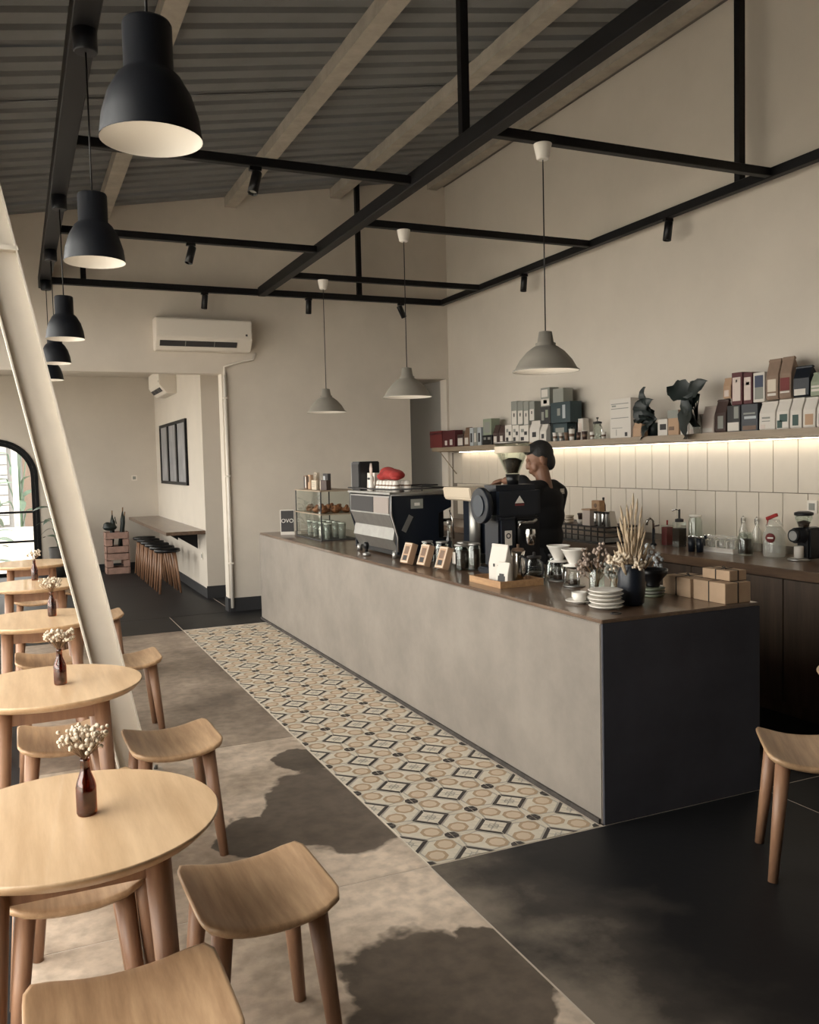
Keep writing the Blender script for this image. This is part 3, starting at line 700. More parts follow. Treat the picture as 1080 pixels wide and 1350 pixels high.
# ---- alcove bar, stools, crates, plant
ba=thing('alcove_bar','narrow dark wooden bar shelf along the alcove wall','bar shelf',(1.95,10.12,.74))
MB().box(-.44,-.001,0,YA-10.125,0,.04).build('board',m_top,ba,bev=.003)
for y in (.4,1.8,3.2): MB().prism([(-.02,-.002),(-.30,-.002),(-.30,-.02),(-.02,-.2)],y,y+.03,'y').build('bracket',m_black,ba)
def bstool(y,i):
    t=thing('bar_stool',['black seated wooden stool at the open end of the alcove bar','black seated wooden stool second from the open end of the alcove bar','black seated wooden stool third from the open end of the alcove bar','black seated wooden stool fourth from the open end of the alcove bar','black seated wooden stool fifth from the open end of the alcove bar','black seated wooden stool at the crate end of the alcove bar'][i],'stool',(1.625,y,0),group='stools under the alcove bar')
    MB().lathe([(.145,.49),(.155,.50),(.155,.522),(.145,.53)],24).build('seat',m_blackp,t)
    for a in range(4):
        q=math.pi/4+a*math.pi/2; MB().cyl((.175*math.cos(q),.175*math.sin(q),0),(.105*math.cos(q),.105*math.sin(q),.49),.013,.018,10).build('leg',m_leg,t)
for i in range(6): bstool(10.86+i*.42,i)
def crate(loc,label):
    t=thing('wooden_crate',label,'crate',loc,group=None); w,d,h=.31,.31,.30
    for s_ in (-1,1):
        for k in range(3):
            z0=.005+k*.10
            if k==1:
                for e_ in (-1,1):
                    MB().box(e_*.11-.04,e_*.11+.04,s_*(d/2)-.007,s_*(d/2)+.007,z0,z0+.088).build('slat',m_crate,t)
            else: MB().box(-w/2+.014,w/2-.014,s_*(d/2)-.007,s_*(d/2)+.007,z0,z0+.088).build('slat',m_crate,t)
            MB().box(s_*(w/2)-.007,s_*(w/2)+.007,-d/2,d/2,z0,z0+.088).build('slat',m_crate,t)
    MB().box(-w/2+.01,w/2-.01,-d/2+.01,d/2-.01,.0,.012).build('bottom',m_crate,t)
    return t
crate((1.28,13.30,0),'pink washed wooden crate on the alcove floor, bottom of its stack')
crate((1.28,13.30,.305),'pink washed wooden crate stacked on another, holding folded umbrellas')
for k,(dx,dy,lx,ly,L) in enumerate(((-.06,.03,.02,.02,.52),(.02,-.03,.10,.0,.50),(.07,.05,.04,.03,.56))):
    u=thing('folded_umbrella',['dark green folded umbrella leaning least in the upper pink crate','short dark green folded umbrella leaning most in the upper pink crate','tallest dark green folded umbrella in the upper pink crate'][k],'umbrella',(1.28+dx,13.30+dy,.325),group='umbrellas in the crate')
    MB().tube([(0,0,0),(lx*.5,ly*.5,L*.45),(lx*.8,ly*.8,L*.8),(lx,ly,L)],[.01,.035,.028,.008],8).build('canopy',m_leaf,u); MB().tube([(lx,ly,L),(lx*1.1,ly*1.1,L+.06)],.008,6).build('handle',m_drytwig,u)
bg=thing('dark_bag','slumped dark green bag lying on the upper pink crate','bag',(1.19,13.22,.62))
smooth_remesh(MB().sph((0,0,.05),(.10,.07,.05),14,10).sph((-.03,0,.09),(.06,.05,.04),12,8).sph((.05,.01,.10),(.03,.04,.07),12,8),'bag_body',m_leaf,.012,2,bg); MB().tube([(.04,-.03,.13),(.07,-.03,.20),(.09,-.02,.10)],.008,6).build('strap',m_leaf,bg)
leafy('potted_plant','dark trailing plant on a stand beside the arched window',(.50,13.35,.0),14,.26,.05,.62,m_leafg,pot=(.13,.42,M('dark_pot',(.05,.045,.04),.7)),spread=1.6)

# ================================================================== SHELF GOODS
PLACED=[]
def plates(t,d,w,h,pls,name='label'):
    for (u0,v0,u1,v1,m) in pls:
        MB().box(-d/2-.0016,-d/2-.0002,w/2-u1*w,w/2-u0*w,v0*h,v1*h).build(name,m,t)
GS='packets and cartons on the wall shelf'
def pack(px0,px1,pt,pb,name,label,cat,m,pls=(),kind='box',x=4.37,d=.10,stack=False,group=GS):
    pm=(px0+px1)/2; a=at(px0,pb,x=x).y; b2=at(px1,pb,x=x).y
    h=at(pm,pt,x=x).z-at(pm,pb,x=x).z; w=a-b2-.004; yc=(a+b2)/2
    zb=SZ
    if stack: zb=max([SZ]+[q[2] for q in PLACED if min(q[1],a)-max(q[0],b2)>.012])+.0005
    if stack: h=max(.04,at(pm,pt,x=x).z-zb)
    PLACED.append((b2,a,zb+h))
    t=thing(name,label,cat,(x+d/2,yc,zb),group=group)
    if kind=='bag':
        pr=[(-d/2*.85,0),(-d/2,.05*h),(-d/2*.95,.6*h),(-d/2*.45,.93*h),(-d/2*.42,h),(-d/2*.42+.014,h),(-d/2*.4+.014,.93*h),(d/2,.5*h),(d/2,.06*h),(d/2*.8,0)]
        MB().prism([(u,v) for u,v in pr],-w/2,w/2,'y').build('pouch',m,t,bev=.003,seg=1)
        MB().box(-d/2*.46,-d/2*.40+.016,-w/2-.001,w/2+.001,.93*h,.975*h).build('closure',m,t)
        plates(t,d,w,h,[(u0,min(v0,.5),u1,min(v1,.5),mm) for (u0,v0,u1,v1,mm) in pls])
    else:
        MB().box(-d/2,d/2,-w/2,w/2,0,h).build('carton',m,t,bev=.002,seg=1)
        plates(t,d,w,h,pls)
    return t
K=m_ink; P=m_paper; m_bagb=M('brown_bag_paper',(.23,.155,.11),.75,noise=.12,ns=14)
pack(567,583,565,587,'gift_tin','dark red box standing at the passage end of the shelf','box',m_rust,[(.0,.78,1,.9,m_maroon)])
pack(583.5,600,563,585,'gift_carton','maroon carton with two pale figures on its front','box',m_maroon,[(.2,.12,.38,.4,P),(.6,.12,.8,.45,P)])
pack(603,611,569,585,'small_tin','tiny dark tin with a white label','tin',m_dbrown,[(.1,.1,.9,.7,P)],d=.06)
pack(611.5,619,559,584,'coffee_pouch','brown coffee pouch beside the pale blue cartons','pouch',m_brown,[(.2,.1,.8,.45,P)],'bag')
for k,(a,b2,m,lb) in enumerate(((619.5,624,m_pale,'slim pale blue carton beside the brown pouch'),(624.5,629,m_grey,'slim grey carton between two pale blue ones'),(629.5,634.5,m_pale,'slim pale blue carton beside the black box'))):
    pack(a,b2,560,584,'slim_carton',lb,'box',m,[(.25,.2,.75,.7,K if k!=1 else P)],d=.08)
pack(636,648.5,570,583,'black_box','black box carrying a sage green carton','box',m_blackp,[(.15,.55,.4,.8,m_grey),(.6,.55,.85,.8,m_grey)])
pack(637,648,552,570,'sage_carton','sage green carton on top of the black box','box',m_sage,[(.15,.15,.85,.8,m_grey)],stack=True)
pack(650,656.5,556,582,'coffee_pouch','narrow dark brown coffee pouch next to the sage carton','pouch',m_dbrown,[(.2,.12,.8,.42,P)],'bag')
pack(657,665.5,557,582,'coffee_pouch','wide dark brown coffee pouch next to the white cartons','pouch',m_dbrown,[(.3,.15,.7,.45,P)],'bag')
wl=['white carton with dark squares next to the brown pouch','white carton with small dark prints under the dotted cartons','white carton with a dark band behind the barista']
for k,(a,b2) in enumerate(((666,675),(675.5,684.5),(685,697))):
    pack(a,b2,556,581-k*.7,'white_carton',wl[k],'box',P,[(.15,.15,.5,.35,K),(.55,.45,.85,.65,K),(.2,.62,.5,.8,m_grey)])
pack(698,711,549,578,'white_bag','large white coffee bag with a dark emblem','pouch',P,[(.3,.25,.7,.48,K)],'bag')
pack(711.5,720,553,577,'white_bag','small white coffee bag with a dark emblem','pouch',P,[(.3,.2,.7,.45,K)],'bag')
pack(724,728.5,552,576,'dark_green_box','narrow dark green box behind the paper cups','box',m_leaf,x=4.42,d=.08)
pack(729,748,551,575,'teal_box','dark teal carton behind the paper cups','box',m_teal,[(.2,.3,.8,.75,m_grey)],x=4.43,d=.1)
dl=['dotted white carton at the left of its row on white cartons','second dotted white carton in its row','third dotted white carton in its row','dotted white carton next to the floral box']
dl=['grey topped carton with a dotted label at the edge of the upper row','grey topped carton with a dotted label beside the edge one','grey topped carton with a dotted label between its likes','grey topped carton with a dotted label over the large white bag']
for k,(a,b2) in enumerate(((674,682),(682.3,690),(690.3,697.3),(697.8,705))):
    pack(a,b2,529,555,'dotted_carton',dl[k],'box',m_grey,[(.12,.03,.9,.6,P),(.4,.35,.62,.5,K)],stack=True,d=.09)
pack(712,725.5,536,550,'floral_box','dark floral patterned box under the grey print box','box',m_ink,[(.15,.2,.4,.7,m_grey),(.55,.35,.8,.8,m_sage)],stack=True)
pack(726,752,530,550,'teal_box','wide dark teal carton lying above the paper cups','box',m_teal,[(.35,.35,.5,.7,m_grey),(.62,.2,.76,.85,m_pale)],stack=True,d=.12)
pack(713,725,511,536,'print_box','white box with grey prints topping the stack','box',m_grey,[(.05,.05,.95,.4,P),(.1,.5,.8,.9,P),(.3,.15,.7,.35,K)],stack=True)
pack(729,743,512,530,'grey_box','plain grey box topping the stack','box',m_grey,[],stack=True)
def papercup(px,pb,r,h,m,label,lid=None,x=4.36):
    p=at(px,pb,x=x); t=thing('paper_cup',label,'cup',(x,p.y,SZ),group='cups on the wall shelf')
    MB().lathe([(r*.72,0),(r,h),(r*.93,h),(r*.68,.006)],18,cap=(True,True)).build('cup_body',m,t)
    MB().lathe([(r*1.04,h*.96),(r*1.06,h),(r*1.0,h*1.04)],18,cap=(True,True)).build('rim',lid if lid else m,t)
    MB().lathe([(r*.83,h*.35),(r*.91,h*.62)],18,cap=(False,False)).build('band',m_brown,t)
    if lid is m_paper and r>.024: MB().sph((0,0,h*1.04),(r*.9,r*.9,r*.9),14,8).build('dome_lid',m_glass,t)
papercup(732,578,.022,.075,m_ceram,'white paper cup with brown band under the teal cartons')
papercup(740,578,.020,.070,m_paper,'small white paper cup beside the banded cups')
papercup(747,577,.020,.070,m_brown,'kraft paper cup between white cups')
papercup(754,577,.026,.095,m_ceram,'white paper cup with a clear dome lid',lid=m_paper)
papercup(763,577,.020,.065,m_dbrown,'dark brown paper cup beside the dome lid cup')
papercup(771,576,.025,.075,m_dbrown,'dark cup with white band before the small carton',lid=m_ceram)
papercup(781,575,.022,.060,m_ceram,'white cup in front of the glass press')
papercup(796,573,.020,.055,m_ceram,'white espresso cup beside the large printed carton')
pack(762,769,545,574,'small_carton','small pale carton behind the cups','box',m_paper,[(.2,.4,.8,.8,m_pink)],x=4.45,d=.06)
p=at(788,574,x=4.42); fp=thing('glass_press','glass plunger jug with dark lid on the shelf','coffee press',(4.42,p.y,SZ),group=None)
MB().lathe([(.032,0),(.034,.004),(.034,.13),(.031,.13),(.031,.006)],20,cap=(True,False)).build('jug',m_glass,fp); MB().lathe([(.036,.13),(.036,.145),(.012,.15),(.004,.15),(.004,.17),(.01,.172),(.01,.182)],18).build('lid',m_ink,fp); MB().tube([(0,-.034,.12),(0,-.06,.10),(0,-.06,.04),(0,-.034,.02)],.005,6).build('handle',m_chrome,fp)
pack(804.5,832,521,573,'printed_carton','large white carton with fine print, tallest on its own','box',P,[(.06,.86,.9,.88,m_grey),(.06,.74,.9,.76,m_grey),(.06,.50,.9,.52,m_grey),(.1,.8,.3,.84,m_grey),(.72,.04,.84,.14,K),(.3,.06,.32,.22,m_grey),(.1,.25,.6,.265,m_grey)],d=.12)
pack(834,845,551,571,'tan_bag','small tan bag beside the tall white carton','pouch',m_tan,[],'bag',d=.07)
pack(867,880,547,569,'white_card_box','white box with a black picture next to the dark plant','box',P,[(.25,.35,.9,.7,K)],d=.05)
pack(880.5,895,535,568,'brown_carton','brown carton with a grey top between plant leaves','box',m_tan,[(0,.68,1,1,m_grey),(.1,.2,.6,.35,m_brown)])
pack(897,908,541,567,'picture_box','cream box with a brown picture','box',m_paper,[(.2,.3,.8,.75,m_brown)],d=.07)
pack(908.5,924,540,566,'picture_box','cream box with a dark triangle print','box',m_paper,[(.3,.35,.7,.45,K),(.4,.45,.6,.6,K),(0,.02,1,.25,m_pink)],d=.07)
pack(925,941,529,565,'pink_bag','pale pink coffee bag with plain front','pouch',m_pink,[(.1,.05,.9,.2,P)],'bag')
pack(942,957,520,564,'dark_bag_packet','black coffee bag with a pale label beside the pink bag','pouch',m_dbrown,[(.3,.12,.8,.5,m_grey)],'bag')
pack(958.5,976,527,562,'black_carton','black carton with a white plate and small card','box',m_ink,[(.05,.04,.92,.36,P),(.55,.5,.9,.95,m_grey)])
pack(977,999.5,525,561,'navy_carton','dark navy carton with pale lettering bars','box',m_navy,[(.15,.62,.85,.68,m_grey),(.2,.45,.9,.55,m_pale),(.1,.05,.9,.2,m_brown)])
pack(1000.5,1022,522,560,'white_bag','white coffee bag with an oval mark','pouch',m_paper,[(.2,.4,.7,.46,m_grey),(.2,.3,.7,.33,m_grey),(.1,.05,.4,.2,m_pink)],'bag')
pack(1023,1040,519,559,'white_bag','white coffee bag with a green diagonal patch','pouch',m_paper,[(.1,.05,.5,.3,m_green),(.3,.25,.9,.5,m_green)],'bag')
pack(1041,1057,517,558,'white_bag','white coffee bag with a dark green square','pouch',m_paper,[(.25,.1,.75,.45,m_green)],'bag')
pack(1058,1075,516,557,'white_bag','white coffee bag with a tan square','pouch',m_paper,[(.2,.1,.85,.45,m_tan)],'bag')
pack(1076,1094,515,556,'white_bag','white coffee bag next to the tan square one','pouch',m_paper,[(.2,.1,.8,.45,m_grey)],'bag')
pack(953,963.5,498,520,'tan_bag','small tan bag standing on the black carton','pouch',m_tan,[(.2,.1,.8,.4,m_pink)],'bag',stack=True,d=.06)
pack(964.5,979,491,520,'label_carton','dark carton with tall pink label above the black carton','box',m_maroon,[(.1,.12,.85,.85,m_pink),(.4,.7,.55,.78,K)],stack=True)
pack(980,992,491,519,'label_carton','dark carton with tall pink label above the navy carton','box',m_maroon,[(.1,.12,.85,.85,m_pink),(.3,.6,.7,.7,m_grey)],stack=True)
pack(993,1008.5,491,522,'blue_print_box','white edged box with a blue picture','box',P,[(.14,.1,.88,.5,m_grey),(.14,.5,.88,.9,m_blue)],stack=True)
pack(1009.5,1026,473,520,'kraft_bag','tall brown paper bag with cream label','pouch',m_bagb,[(.15,.2,.85,.5,m_cream),(.15,.1,.85,.16,P)],'bag',stack=True)
pack(1027,1043,470,518,'kraft_bag','tall brown paper bag with red label','pouch',m_bagb,[(.1,.2,.9,.5,m_rust),(.1,.14,.9,.18,P)],'bag',stack=True)
pack(1045,1067,482,518,'navy_bag','dark navy coffee bag with a white tag','pouch',m_navy,[(.1,.06,.8,.26,P)],'bag',stack=True)
pack(1068,1086,490,517,'pale_bag','grey and white coffee bag on the upper row','pouch',m_sage,[(.1,.2,.9,.3,P),(.1,.36,.9,.44,P)],'bag',stack=True)
# dark big leaved plants on the shelf
def bigplant(px,pb,label,specs,pot):
    xp=4.40 if pot else 4.328; p=at(px,pb,x=xp); t=thing('shelf_plant',label,'plant',(xp,p.y,SZ),group=None)
    if pot: MB().lathe([(.04,0),(.055,.10),(.048,.10),(.046,.09)],18,cap=(True,True)).build('pot',m_leaf,t)
    else: MB().lathe([(.022,0),(.026,.05),(.012,.09),(.014,.10)],16,cap=(True,True)).build('vase',m_glass,t)
    st=MB()
    for (dy,dz,L,w,ang,tw) in specs:
        L*=1.4 if pot else 1.75; w*=1.25 if pot else 1.6
        # leaf blade in a plane roughly facing the room: along (y,z)
        pts=[]; n=9
        st.tube([(0,0,.08),(-.01,dy*.4,.08+(dz-.08)*.6),(-.02,dy,dz)],.004,5)
        vs=[]; fs=[]
        c,s_=math.cos(ang),math.sin(ang)
        for k in range(n+1):
            u=k/n; ww=w*(math.sin(math.pi*(.08+.9*u))**.7)*(1+.12*math.sin(u*17)); 
            for q in (-1,0,1):
                a_=L*u; b_=q*ww
                vs.append((-.02-.05*math.sin(u*2.6)-.02*abs(q)+tw*q*.03, dy+a_*c-b_*s_, dz+a_*s_+b_*c))
        for k in range(n):
            i=3*k; fs += [(i,i+1,i+4,i+3),(i+1,i+2,i+5,i+4)]
        MB().add(vs,fs,0,True).build('leaf',m_leaf,t)
    st.build('stem',m_leaf,t)
bigplant(862,570,'bushy dark leaved plant in a dark pot on the shelf',[(.04,.13,.11,.05,1.7,1),(-.03,.17,.11,.045,-.2,1),(.06,.20,.10,.035,2.6,0),(-.02,.09,.1,.045,-.9,1),(.02,.22,.11,.03,1.5,0),(.07,.10,.09,.04,2.9,1),(-.06,.13,.1,.04,.3,0),(0,.1,.12,.05,1.2,1)],True)
bigplant(919,566,'dark plant with broad drooping leaves in a small glass vase',[(.01,.26,.17,.060,-1.45,1),(.03,.26,.12,.035,2.7,0),(-.02,.27,.13,.045,.35,1),(-.05,.27,.10,.04,-.9,0),(.04,.22,.12,.045,-2.2,1)],False)

# ================================================================== THINGS ON THE BAR
def onbar(px,py): p=at(px,py,z=CZ); p.z=CZ+.0003; return p
# --- espresso machine
em=thing('espresso_machine','large black and steel espresso machine facing away from the guests','espresso machine',(2.30,5.47,CZ))
LY,LX,HZ=.80,.46,.475
for a in (.05,LX-.05):
    for b2 in (.06,LY-.06): MB().cyl((a,b2,0),(a,b2,.05),.022,.018,12).build('foot',m_steel,em)
MB().box(.08,LX,.03,LY-.03,.012,.13).build('drip_base',m_blackp,em,bev=.005)
MB().prism([(.02,.13),(.06,.05),(.08,.05),(.08,.43),(0,.43),(-.0,.30),(.035,.21)],.02,LY-.02,'y').build('back_panel',m_steel,em)
MB().prism([(-.002,.31),(.0,.42),(-.004,.42),(-.006,.31)],.03,.30,'y').build('mirror_panel',M('blush_reflection',(.26,.215,.19),.4),em)  # pinkish mirror reflection painted as a flat colour
MB().prism([(-.002,.31),(.0,.42),(-.004,.42),(-.006,.31)],.31,LY-.04,'y').build('mirror_panel',m_ink,em)  # dark part of the same mirror reflection, painted as colour
MB().box(.08,LX-.05,.02,LY-.02,.13,.43).build('body',m_blackp,em,bev=.006)
MB().prism([(0.0,.03),(.03,.03),(.06,.12),(.02,.44),(LX,.44),(LX,.36),(LX-.14,.30),(LX-.14,.12),(LX,.09),(LX,.03)][::-1] if False else [(.04,.03),(LX,.03),(LX,.10),(LX-.10,.13),(LX-.10,.30),(LX,.34),(LX,.44),(0,.44),(0,.30),(.04,.16)],0,.02,'y').build('side_panel',m_navy,em,bev=.002,seg=1)
MB().prism([(.04,.03),(LX,.03),(LX,.10),(LX-.10,.13),(LX-.10,.30),(LX,.34),(LX,.44),(0,.44),(0,.30),(.04,.16)],LY-.02,LY,'y').build('side_panel',m_navy,em)
MB().tube([(.045,-.006,.05),(.045,-.006,.15),(.002,-.006,.30),(.002,-.006,.435),(LX-.01,-.006,.435)],.007,6).build('edge_trim',m_steel,em)
MB().box(-.01,LX+.01,-.01,LY+.01,.44,.455).build('cup_tray',m_steel,em,bev=.003)
MB().tube([(-.005,-.005,.475),(LX+.005,-.005,.475),(LX+.005,LY+.005,.475),(-.005,LY+.005,.475),(-.005,-.005,.475)],.006,6).build('tray_rail',m_ink,em)
MB().box(.15,.24,-.0045,-.0005,.34,.405).build('badge',m_grey,em); MB().box(.175,.215,-.0058,-.0046,.36,.38).build('badge_mark',m_ceram,em)
for y in (.2,.55): MB().cyl((LX-.06,y,.25),(LX-.06,y,.31),.035,n=18).build('group_head',m_chrome,em); MB().cyl((LX-.06,y,.235),(LX+.10,y,.235),.012,n=10).build('portafilter',m_blackp,em)
MB().tube([(LX-.03,-.03,.32),(LX-.02,-.05,.26),(LX-.01,-.05,.12)],.006,6).build('steam_wand',m_chrome,em)
MB().tbox(Matrix.Translation((.12,-.004,.24))@Matrix.Rotation(.5,4,'Y'),(.035,.006,.12)).build('lever',m_steel,em)
TZ=CZ+.4555
# things on the machine
bx=thing('speaker_box','black box speaker standing on the espresso machine','speaker',(2.395,6.165,TZ)); MB().box(-.08,.08,-.085,.085,0,.215).build('cabinet',m_blackp,bx,bev=.006); MB().box(-.0835,-.0805,-.07,.07,.02,.195).build('grille',m_ink,bx); MB().box(-.0835,-.0802,.074,.084,0,.21).build('edge',m_steel,bx)
wb=thing('white_gift_bag','white paper bag on the espresso machine','bag',(2.40,5.99,TZ)); MB().prism([(-.035,0),(-.03,.13),(.03,.13),(.035,0)],-.075,.075,'y').build('bag_body',m_paper,wb)
rb=thing('rabbit_figure','slim pale rabbit eared figure with round eyes','figurine',(2.335,5.90,TZ)); MB().lathe([(.018,0),(.022,.03),(.015,.06),(.02,.08),(.02,.10),(.008,.118)],14).build('figure_body',m_ceram,rb)
for s_ in (-1,1):
    MB().tube([(0,s_*.009,.11),(0,s_*.012,.16),(0,s_*.010,.20)],[.006,.008,.003],8).build('ear',m_pink,rb); MB().cyl((-.019,s_*.010,.09),(-.023,s_*.010,.09),.008,n=12).build('eye',m_ink,rb)
for k in range(12):
    r,c=k//6,k%6; t=thing('espresso_cup','small upturned cup in the rows on the espresso machine','cup',(2.36+r*.085,5.50+.0+c*.045 if False else 5.51+c*.06,TZ),group='upturned cups on the espresso machine')
    MB().lathe([(.027,0),(.0275,.03),(.018,.075),(.014,.078)],14,cap=(True,True)).build('cup_body',m_ceram,t); MB().lathe([(.0277,.028),(.0235,.05)],14,cap=(False,False)).build('band',m_brown,t)
rc=smooth_remesh(MB().sph((0,0,.045),(.055,.14,.045),16,10).sph((.01,.08,.06),(.045,.08,.045),14,9).sph((-.01,-.10,.04),(.045,.06,.035),14,9).sph((0,.02,.07),(.03,.09,.025),14,9).sph((-.04,.05,.03),(.03,.05,.03),12,8).sph((-.03,-.13,.02),(.03,.04,.02),12,8),'red_cloth',m_red,.008,3); rc.scale=(1.2,1.2,.9); rc.location=(2.40,5.67,TZ+.079); setp(rc,'crumpled red cloth lying on the upturned cups','cloth')
wr=thing('wire_rack','dark wire cup rail on the machine top','rack',(2.62,5.6,TZ)); MB().tube([(-.06,-.08,.0),(-.06,-.08,.04),(.06,-.08,.04),(.06,.1,.04),(-.06,.1,.04),(-.06,.1,0)],.005,6).build('rail',m_ink,wr)
# --- cream topped brewer
bw=thing('cream_brewer','cream topped hot water brewer with dark body beside the grinder','brewer',(2.63,4.92,CZ))
MB().box(0,.33,0,.34,0,.06).build('base',m_blackp,bw,bev=.004); MB().box(.10,.33,.02,.32,.06,.40).build('body',m_navy,bw,bev=.006)
MB().prism([(-.02,.415),(0,.40),(.34,.40),(.36,.43),(.36,.487),(-.03,.487)],-.02,.36,'y').build('top_housing',m_cream,bw,bev=.006)
MB().box(.01,.30,-.0225,-.0203,.435,.47).build('front_band',m_tan,bw)
MB().cyl((.055,.07,.06),(.055,.07,.40),.038,n=20).build('column',m_steel,bw); MB().box(.03,.08,-.0,.031,.33,.37).build('display',m_pale,bw)
MB().cyl((.06,-.0235,.455),(.06,-.0205,.455),.012,n=14).build('button',m_ceram,bw)
# --- big grinder
gr=thing('bulk_grinder','tall navy bulk coffee grinder with a clear bean hopper','coffee grinder',(2.63,4.43,CZ))
MB().box(-.16,.16,-.10,.14,0,.035).build('base',m_navy,gr,bev=.008)
MB().box(-.135,-.02,-.085,.10,.035,.33).build('column',m_navy,gr,bev=.015)
MB().box(-.018,.15,-.07,.12,.035,.33).build('motor_housing',m_blackp,gr,bev=.012)
Ty=Matrix.Rotation(math.radians(90),3,'Y')
MB().box(-.17,.16,-.09,.12,.31,.515).build('head',m_navy,gr,bev=.035)
MB().lathe([(.10,0),(.104,.008),(.104,.03),(.095,.04)],32,(-.213,.01,.40),T=Ty).build('burr_cover',m_navy,gr); MB().lathe([(.062,0),(.058,.006)],28,(-.2195,.01,.40),T=Ty).build('dial',M('dial_blue_grey',(.028,.036,.048),.4),gr)
tri=MB().prism([(-.032,.41),(.028,.41),(-.002,.452)],-.0925,-.0903,'y').build('emblem',m_ceram,gr); MB().box(-.032,.028,-.0925,-.0903,.395,.407).build('emblem_bar',m_rust,gr)
MB().box(-.10,-.055,-.0885,-.0853,.17,.255).build('sticker',m_paper,gr); MB().lathe([(.010,0),(.016,0),(.016,.0012),(.010,.0012)],16,(-.078,-.0888,.225),T=Matrix.Rotation(math.radians(90),3,'X'),cap=(False,False)).build('sticker_mark',m_ink,gr)
MB().tube([(-.02,-.10,.30),(.02,-.13,.30),(.06,-.13,.30),(.10,-.10,.31)],.009,8).build('bag_clamp',m_steel,gr); MB().tube([(-.03,-.12,.27),(-.02,-.13,.30),(.03,-.13,.305)],.006,6).build('clamp_lever',m_chrome,gr)
MB().lathe([(.022,.09),(.03,.10),(.034,.16),(.03,.18)],16,(.045,-.12,.08),cap=(False,False)).build('spout',m_chrome,gr)
MB().cyl((.02,.02,.51),(.02,.02,.575),.032,.042,18).build('hopper_neck',m_blackp,gr)
MB().lathe([(.036,.575),(.088,.69),(.102,.70),(.102,.755),(.098,.755),(.098,.704),(.084,.694),(.033,.578)],36,(.02,.02,0),cap=(False,False)).build('hopper',m_glass,gr)
MB().lathe([(.103,.70),(.1035,.702),(.1035,.735),(.103,.737)],36,(.02,.02,0),cap=(False,False)).build('hopper_band',m_cream,gr); MB().lathe([(.103,.755),(.103,.762),(.02,.768)],36,(.02,.02,0)).build('hopper_lid',m_steel,gr)
MB().lathe([(0,.58),(.03,.58),(.058,.655),(.02,.67)],24,(.02,.02,0)).build('beans',m_bean,gr)
# --- jars of beans
def jar(px,py,r,h,label,m=m_bean,fill=.8,lid=m_steel,loc=None,grp='bean jars on the bar'):
    p=loc if loc else onbar(px,py); t=thing('glass_jar',label,'jar',p,group=grp)
    MB().lathe([(r*.9,0),(r,.008),(r,h*.82),(r*.8,h*.9),(r*.8,h*.94),(r*.76,h*.94),(r*.76,h*.9),(r*.94,h*.81),(r*.94,.01)],24,cap=(True,False)).build('jar_glass',m_glass,t)
    MB().lathe([(0,.011),(r*.92,.011),(r*.92,h*fill),(0,h*fill)],20,cap=(False,False)).build('contents',m,t)
    if lid: MB().lathe([(r*.86,h*.93),(r*.88,h*.935),(r*.88,h*.99),(r*.8,h)],24).build('lid',lid,t)
    return t
jar(609,751,.050,.155,'wide bean jar with label beside the leaning cards',fill=.75)
MB().box(-.0535,-.0522,-.022,.022,.04,.11).build('label',m_paper,bpy.data.objects['glass_jar'])
jar(626,752,.04,.165,'slim bean jar against the grinder column')
for k,(x,y,r,h,lb) in enumerate(((2.46,5.02,.045,.15,'bean jar behind the middle leaning card'),(2.44,5.20,.042,.14,'bean jar behind the first leaning card'),(2.53,4.86,.045,.155,'bean jar behind the last leaning card'),(2.50,5.32,.04,.13,'small bean jar beside the espresso machine side'))): jar(0,0,r,h,lb,loc=Vector((x,y,CZ+.0003)))
bo=thing('syrup_bottle','slim clear bottle standing among the bean jars','bottle',(2.56,5.12,CZ+.0003)); MB().lathe([(.022,0),(.024,.006),(.024,.13),(.010,.19),(.010,.25),(.012,.255)],18,cap=(True,True)).build('bottle_body',m_glass,bo); MB().lathe([(.0125,.245),(.0125,.272)],14).build('cap',m_steel,bo)
# --- leaning cards
for (px,py,lb) in ((531,745,'leaning tan coffee box with dark window beside the espresso machine'),(553,748,'leaning tan coffee box with dark window between two others'),(577,752,'leaning reddish tan coffee box before the wide bean jar')):
    p=onbar(px,py); p.x+=.045; t=thing('coffee_box',lb,'box',p,rot=(0,math.radians(20),math.radians(8)),group='leaning coffee boxes on the bar')
    MB().box(-.045,0,-.045,.045,0,.135).build('carton',m_tan,t,bev=.002,seg=1)
    MB().box(-.0465,-.0453,-.041,-.034,.005,.13).box(-.0465,-.0453,.034,.041,.005,.13).box(-.0465,-.0453,-.034,.034,.005,.012).box(-.0465,-.0453,-.034,.034,.123,.13).build('border',m_cream,t)
    MB().box(-.0464,-.0452,-.022,.022,.018,.05).build('window',m_ink,t); MB().box(-.0464,-.0452,-.022,.022,.06,.11).build('print',m_brown,t)
# --- tamper
tm_=thing('tamper','black handled tamper beside the espresso machine','tamper',(2.245,5.80,CZ+.0003)); MB().lathe([(.028,0),(.029,.018),(.012,.03)],20).build('base',m_steel,tm_); MB().lathe([(.012,.03),(.010,.045),(.018,.065),(.020,.085),(.012,.1)],18).build('handle',m_blackp,tm_)
